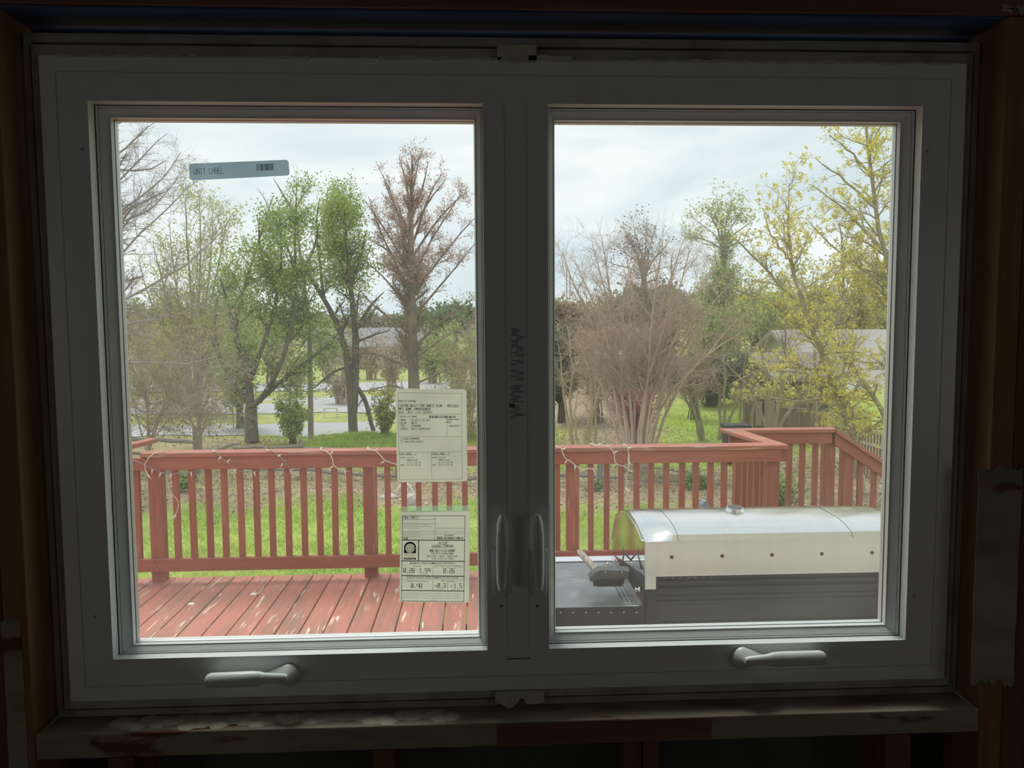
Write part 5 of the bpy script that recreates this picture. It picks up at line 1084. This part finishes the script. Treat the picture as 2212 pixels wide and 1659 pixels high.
# bent hook standing by the hood
hk = MB(); w_ = [tuple(at(x, y, Y)) for x, y, Y in ((1341, 1231, 1.30), (1344, 1214, 1.305), (1349, 1193, 1.31), (1355, 1201, 1.31), (1361, 1208, 1.31), (1369, 1220, 1.31))]
hk.tube(w_, [.0045, .0036, .0018, .0030, .0030, .0014], 6)
hk.tube([tuple(at(1347, 1200, 1.309)), tuple(at(1346, 1188, 1.309)), tuple(at(1347, 1179, 1.309))], [.0016, .0014, .0008], 5); o = hk.build('metal_hook', MT['blackmetal'], None, smooth=True)
tag(o, 'bent dark metal hook between the brush and the hood', 'hook')

# ------------------------------------------------------------ split-rail fence across the yard
fe = empty('rail_fence', (0, 11, GZ), 'weathered grey split rail fence with wire mesh across the yard', 'fence')
def fpost(px, ptop, Y, w=.055):
    t_ = at(px, ptop, Y); g0 = float(gz(t_[0], Y)); v = MB(); r = random.Random(int(px)); vs = []
    for k in range(5):
        z = g0-.1+(t_[2]-g0+.1)*k/4
        for j in range(6): a = 2*PI*j/6; rr = w*(1+r.uniform(-.12, .12)); vs.append((t_[0]+rr*math.cos(a), Y+rr*.8*math.sin(a), z+(r.uniform(-.02, .02) if k == 4 else 0)))
    v.add(vs, [(i*6+j, i*6+(j+1) % 6, (i+1)*6+(j+1) % 6, (i+1)*6+j) for i in range(4) for j in range(6)]+[tuple(24+j for j in range(6))]); v.build('fence_post', MT['oldrail'], fe)
for a in ((262, 925, 12.3), (421, 925, 12.2, .045), (649, 948, 12.0, .032), (860, 985, 11.6), (1090, 990, 11.2), (1296, 992, 10.9, .05), (1497, 1004, 10.8, .028), (1640, 1010, 10.8)): fpost(*a)
def rail(a, Ya, c, Yc, r=.035):
    p = Vector(at(*a, Ya)); q = Vector(at(*c, Yc)); n = 6; rr = random.Random(int(a[0]+a[1])); pts = [p.lerp(q, i/n)+Vector((0, rr.uniform(-.015, .015), rr.uniform(-.018, .018))) for i in range(n+1)]
    MB().tube(pts, [r*rr.uniform(.7, 1.15) for _ in pts], 6).build('fence_rail', MT['oldrail'], fe)
rail((262, 947), 12.25, (425, 954), 12.15); rail((425, 980), 12.1, (520, 956), 11.7, .03); rail((505, 966), 12.1, (655, 965), 12.0, .028); rail((655, 968), 12, (862, 980), 11.6, .03)
rail((262, 978), 12.25, (425, 984), 12.15); rail((640, 1014), 11.9, (862, 1030), 11.6, .033); rail((420, 1005), 12.1, (650, 1015), 11.9, .03); rail((862, 1028), 11.6, (1090, 1034), 11.2, .035)
rail((1085, 1022), 11.2, (1298, 1030), 10.9, .03); rail((1085, 1050), 11.2, (1298, 1057), 10.9, .033); rail((1294, 1031), 10.9, (1500, 1042), 10.8, .016); rail((1294, 1054), 10.9, (1500, 1072), 10.8, .034); rail((1495, 1066), 10.8, (1645, 1086), 10.8, .036); rail((1388, 1008), 11.6, (1500, 1022), 11.2, .016)
b = MB()
for (a, Ya, c, Yc, z0) in ((649, 12.0, 860, 11.6, 985), (860, 11.6, 1090, 11.2, 1000), (1090, 11.2, 1296, 10.9, 1008), (1296, 10.9, 1497, 10.8, 1008), (1497, 10.8, 1640, 10.8, 1015)):
    for i in range(19):
        t_ = i/18; Yp = Ya+(Yc-Ya)*t_; p = at(a+(c-a)*t_, z0, Yp); b.bar(p, (p[0], Yp, float(gz(p[0], Yp))), .004, .004, (0, 1, 0))
    for k in range(7):
        pa, pc = at(a, z0+k*11, Ya), at(c, z0+k*11, Yc); b.bar(pa, pc, .004, .004)
o = b.build('wire_mesh', MT['mesh'], fe); o['kind'] = 'stuff'
# pale stone, pale bare roots, sticks on the litter
def rock(px, py, rx, rz, lab, seed):
    c = ghit(px, py); r = np.random.default_rng(seed); import bmesh
    bm = bmesh.new(); bmesh.ops.create_icosphere(bm, subdivisions=3, radius=1)
    for v in bm.verts: v.co = Vector((v.co.x*rx, v.co.y*rx*.7, max(-.25, v.co.z)*rz))*float(r.uniform(.92, 1.07))+Vector((c[0], c[1], float(gz(c[0], c[1]))+rz*.15))
    me = bpy.data.meshes.new('stone'); bm.to_mesh(me); bm.free(); o = link('garden_stone', me, MT['stone']); tag(o, lab, 'stone')
rock(888, 1090, .13, .14, 'pale pinkish stone between the two sheets on the pane', 1); rock(838, 1076, .14, .05, 'flat grey stone left of the pinkish stone', 3)
b = MB(); g_ = ghit(880, 1072); c = Vector((g_[0], g_[1], float(gz(g_[0], g_[1]))))
for pts in ([(-.17, 0, .0), (-.13, 0, .12), (-.05, .02, .20), (.03, 0, .16), (.10, -.02, .05), (.13, -.02, -.01)], [(-.02, .02, .19), (.0, .0, .10), (.01, .0, .0)], [(.0, 0, .05), (.06, -.03, .02), (.09, -.05, .0)]): b.tube([c+Vector(p) for p in pts], [.012, .02, .024, .022, .018, .01][:len(pts)], 7)
tag(b.build('driftwood', mat('bleached_wood', (.74, .72, .68, 1), .8), None, smooth=True), 'bleached white branched root behind the balusters', 'driftwood')
b = MB(); r = random.Random(12)
for i in range(420):
    for _ in range(20):
        x, y = r.uniform(-5.5, 7.5), r.uniform(6, 13.5)
        if float(litter_amt(np.array([x]), np.array([y]))[0]) > .55: break
    else: continue
    l = r.uniform(.08, .5)*(1.6 if x > 3 else 1); a = r.uniform(0, PI); z = float(gz(x, y))+.02+r.uniform(0, .05)*(3 if x > 3 else 1); p = Vector((x, y, z)); d = Vector((math.cos(a), math.sin(a), r.uniform(-.1, .25)))*l
    b.cur = r.randint(0, 1); b.tube([p-d/2, p+Vector((r.uniform(-.03, .03), r.uniform(-.03, .03), r.uniform(0, .03))), p+d/2], [.004, .007, .003], 5)
tag(b.build('fallen_sticks', [BK['tan'], BK['grey']], None), 'fallen sticks scattered over the leaf litter', 'sticks', kind='stuff')
# dandelions
b = MB(); r = random.Random(5)
for px, py in ((608, 1231), (488, 1252), (505, 1176), (452, 1212), (986, 1076), (640, 1190), (720, 1210), (395, 1010), (1230, 1108), (1222, 1060), (590, 1075), (930, 1140), (700, 1120), (575, 1140), (420, 1160)):
    g_ = ghit(px, py, 4.7); z = float(gz(g_[0], g_[1])); b.lathe((g_[0], g_[1], z+.07), (0, -.3, 1), [(0, .004), (.006, .016), (.010, .012), (.012, .004)], 8)
tag(b.build('dandelions', MT['yellow'], None), 'yellow dandelion heads dotted over the lawn', 'flowers', kind='stuff')

# ------------------------------------------------------------ roads, far houses, shed
def strip(label, y0, y1, x0, x1, wob=.15):
    n = 40; X = np.linspace(x0, x1, n); V = []
    for k, y in enumerate((y0, (y0+y1)/2, y1)):
        yy = y+wob*np.sin(X*.35+k); V.append(np.stack([X, yy, gz(X, yy)+.016+np.clip(yy-20, 0, 40)*.0012], -1))
    V = np.concatenate(V); F = np.array([(i+k*n, i+1+k*n, i+1+(k+1)*n, i+(k+1)*n) for k in range(2) for i in range(n-1)])
    o = link('road', npmesh('road', V, F), MT['road']); tag(o, label, 'road')
strip('nearest pale pavement strip behind the left thicket', 17.4, 19.6, -14, -2.4); strip('middle pale road seen between the left trunks', 22.2, 27.2, -26, 2.5); strip('farthest pale road in front of the brick house', 30.2, 34.5, -40, 8)
# white pipe frame by the road
p0 = ghit(700, 902); Y0 = p0[1]; g0 = float(gz(p0[0], Y0)); tl, tr_ = at(700, 881, Y0), at(728, 883, Y0)
pf = empty('pipe_frame', (tl[0], Y0, g0), 'white pipe frame standing in the grass between left trunks', 'frame'); 
MB().tube([(tl[0], Y0, g0-.05), (tl[0], Y0, tl[2])], .03, 8).build('upright', MT['whitetrim'], pf); MB().tube([(tr_[0], Y0, g0-.05), (tr_[0], Y0, tl[2])], .03, 8).build('upright', MT['whitetrim'], pf); MB().tube([(tl[0], Y0, tl[2]), (tr_[0], Y0, tl[2])], .03, 8).build('crossbar', MT['whitetrim'], pf)
def wall_house(name, label, Y, px0, px1, pye, ypk, wallm, roofm, depth=7, gable=False, over=.3):
    a = at(px0, pye, Y); c = at(px1, pye, Y); g0 = min(float(gz(a[0], Y)), float(gz(c[0], Y)))-.3; zt = a[2]; h = empty(name, ((a[0]+c[0])/2, Y, g0), label, 'house' if name != 'shed' else 'shed')
    zr = at((px0+px1)/2, ypk, Y+depth/2)[2]; MB().prism([(a[0], Y, g0), (a[0], Y, zt), (a[0], Y+depth/2, zr), (a[0], Y+depth, zt), (a[0], Y+depth, g0)], (c[0]-a[0], 0, 0)).build('wall', wallm, h)
    MB().prism([(a[0]-over, Y-over, zt-.05), (a[0]-over, Y+depth/2, zr), (a[0]-over, Y+depth+over, zt-.05), (a[0]-over, Y+depth+over, zt+.08), (a[0]-over, Y+depth/2, zr+.14), (a[0]-over, Y-over, zt+.08)], (c[0]-a[0]+2*over, 0, 0)).build('roof', roofm, h)
    return h, a, c, g0, zt
h, a, c, g0, zt = wall_house('house', 'far red-brown brick house with shuttered white window', 46, 768, 905, 752, 712, MT['brick'], MT['greyroof'])
MB().box(at(822, 770, 46)[0], c[0]+.02, 45.93, 45.99, g0, zt-.02).build('siding_panel', MT['greysiding'], h)
x0, z1 = at(838, 757, 45.9)[0], at(838, 757, 45.9)[2]; x1, z0 = at(864, 782, 45.9)[0], at(864, 782, 45.9)[2]
w_ = MB(); w_.box(x0, x1, 45.84, 45.92, z1-.06, z1); w_.box(x0, x1, 45.84, 45.92, z0, z0+.06); w_.box(x0, x0+.06, 45.84, 45.92, z0, z1); w_.box(x1-.06, x1, 45.84, 45.92, z0, z1); w_.box((x0+x1)/2-.03, (x0+x1)/2+.03, 45.84, 45.92, z0, z1)
zm = (z0+z1)/2; w_.box(x0, x1, 45.84, 45.92, zm-.03, zm+.03)
for k in (1, 3): xx = x0+(x1-x0)*k/4; w_.box(xx-.012, xx+.012, 45.86, 45.92, zm, z1)
wo_ = w_.build('window', MT['whitetrim'], h); MB().box(x0+.03, x1-.03, 45.90, 45.925, z0+.03, z1-.03).build('pane', MT['darkglass'], wo_)
for xa in (x0-.22, x1+.04): MB().box(xa, xa+.18, 45.86, 45.92, z0, z1).build('shutter', MT['shutter'], h)
MB().box(x0-.30, x0-.25, 45.86, 45.92, g0, z1+.1).build('corner_trim', MT['whitetrim'], h)
wall_house('house', 'grey house far behind the slender trunk', 52, 668, 762, 748, 712, MT['greysiding'], MT['greyroof'])
# neighbour on the right: grey siding house and pale roof
h, a, c, g0, zt = wall_house('house', 'neighbouring grey sided house with pale roof, far right', 21, 1795, 2050, 838, 720, MT['greysiding'], MT['beigeroof'], depth=8)
MB().box(a[0]-.3, c[0]+.3, 20.62, 20.70, zt-.06, zt+.09).build('gutter', MT['whitetrim'], h)
b = MB()
for k in range(14): z = g0+.1+k*.13; b.box(a[0], c[0], 20.975, 21.0, z, z+.02) if z < zt-.1 else None
b.build('lap_shadow_boards', MT['greysiding'], h)
h, a, c, g0, zt = wall_house('shed', 'brown shed with low shingled roof behind the yellow maple', 17.5, 1682, 1800, 818, 772, MT['shedwall'], MT['shedroof'], depth=2.6)
MB().box(a[0]-.45, a[0]-.01, 17.45, 17.5, g0, zt-.25).build('side_fence_panel', MT['tan'], h)
for px in (1690, 1722, 1755, 1790): x = at(px, 850, 17.45)[0]; MB().box(x-.035, x+.035, 17.42, 17.5, g0, zt).build('board', MT['brownfence'], h)
# board fences in front of it
bf = empty('board_fence', tuple(ghit(1680, 935)), 'brown board fence sloping down behind the corner railing', 'fence'); pme = MB().box(-.048, .048, 0, .02, 0, 1).mesh('picket')
Yf = 14.2
for k in range(44):
    px = 1608+k*5.4; top = (862 if px < 1668 else 878+(px-1668)*.16); t_ = at(px, top, Yf); g0 = float(gz(t_[0], Yf)); o = link('picket', pme, MT['brownfence']); o.location = (t_[0], Yf, g0-.05); o.scale = (.5, 1, t_[2]-g0+.05+random.uniform(-.01, .01))
    o.parent = bf; o.matrix_parent_inverse = wmat(bf).inverted()
MB().bar(at(1606, 885, Yf+.05), at(1845, 915, Yf+.05), .04, .08).build('fence_rail', MT['brownfence'], bf); MB().bar(at(1668, 872, Yf-.02), at(1845, 904, Yf-.02), .05, .03).build('fence_cap', MT['tan'], bf)
for (px0, px1, py0, py1) in ((1632, 1645, 868, 920), (1652, 1672, 866, 925)):
    p = at(px0, py0, Yf-.05); q = at(px1, py1, Yf-.05); MB().box(p[0], q[0], Yf-.06, Yf-.03, q[2], p[2]).build('plywood_patch', MT['tan'], bf)
pf2 = empty('picket_fence', tuple(ghit(1865, 960)), 'pale picket fence at the right edge behind the stair railing', 'fence'); Yp = 11.5; MTP = mat('pale_picket', (.50, .44, .36, 1), .9)
for k in range(13):
    px = 1838+k*6.5; t_ = at(px, 917+(px-1838)*.30, Yp); g0 = float(gz(t_[0], Yp)); o = link('picket', pme, MTP); o.location = (t_[0], Yp, g0-.05); o.scale = (.28, 1, t_[2]-g0+.05); o.parent = pf2; o.matrix_parent_inverse = wmat(pf2).inverted()
MB().bar(at(1832, 915, Yp-.03), at(1925, 945, Yp-.03), .06, .04).build('fence_rail', MTP, pf2); MB().bar(at(1832, 946, Yp-.03), at(1925, 973, Yp-.03), .04, .05).build('fence_rail', MTP, pf2)
# trash bin
p = at(1566, 917, 12.5); q = at(1592, 917, 12.5); g0 = float(gz(p[0], 12.5)); tb = empty('wheeled_bin', ((p[0]+q[0])/2, 12.5, g0), 'black wheeled bin behind the corner railing', 'bin'); w_ = (q[0]-p[0])
MB().prism([(p[0]+.05, 12.45, g0), (q[0]-.03, 12.45, g0), (q[0], 12.4, p[2]-.06), (p[0], 12.4, p[2]-.06)], (0, .30, 0)).build('bin_body', MT['bin'], tb, bevel=.01); MB().box(p[0]-.02, q[0]+.22, 12.35, 12.72, p[2]-.06, p[2]).build('bin_lid', MT['bin'], tb, bevel=.01)
MB().box(q[0]+.0, q[0]+.05, 12.38, 12.42, p[2]-.16, p[2]-.065).build('bin_badge', MT['yellow'], tb)
# masts on the horizon
for px, top in ((1224, 580), (1231, 596)):
    t_ = at(px, top, 200); b = MB(); b.tube([(t_[0], 200, gz(t_[0], 200)), tuple(t_)], .12, 6)
    for k in range(8): z = t_[2]-2-k*2; b.tube([(t_[0]-.5, 200, z), (t_[0]+.5, 200, z)], .05, 5)
    tag(b.build('radio_mast', MT['mesh']), 'thin radio mast on the horizon, %s of the pair beside the mullion' % ('left' if px < 1228 else 'right'), 'mast')
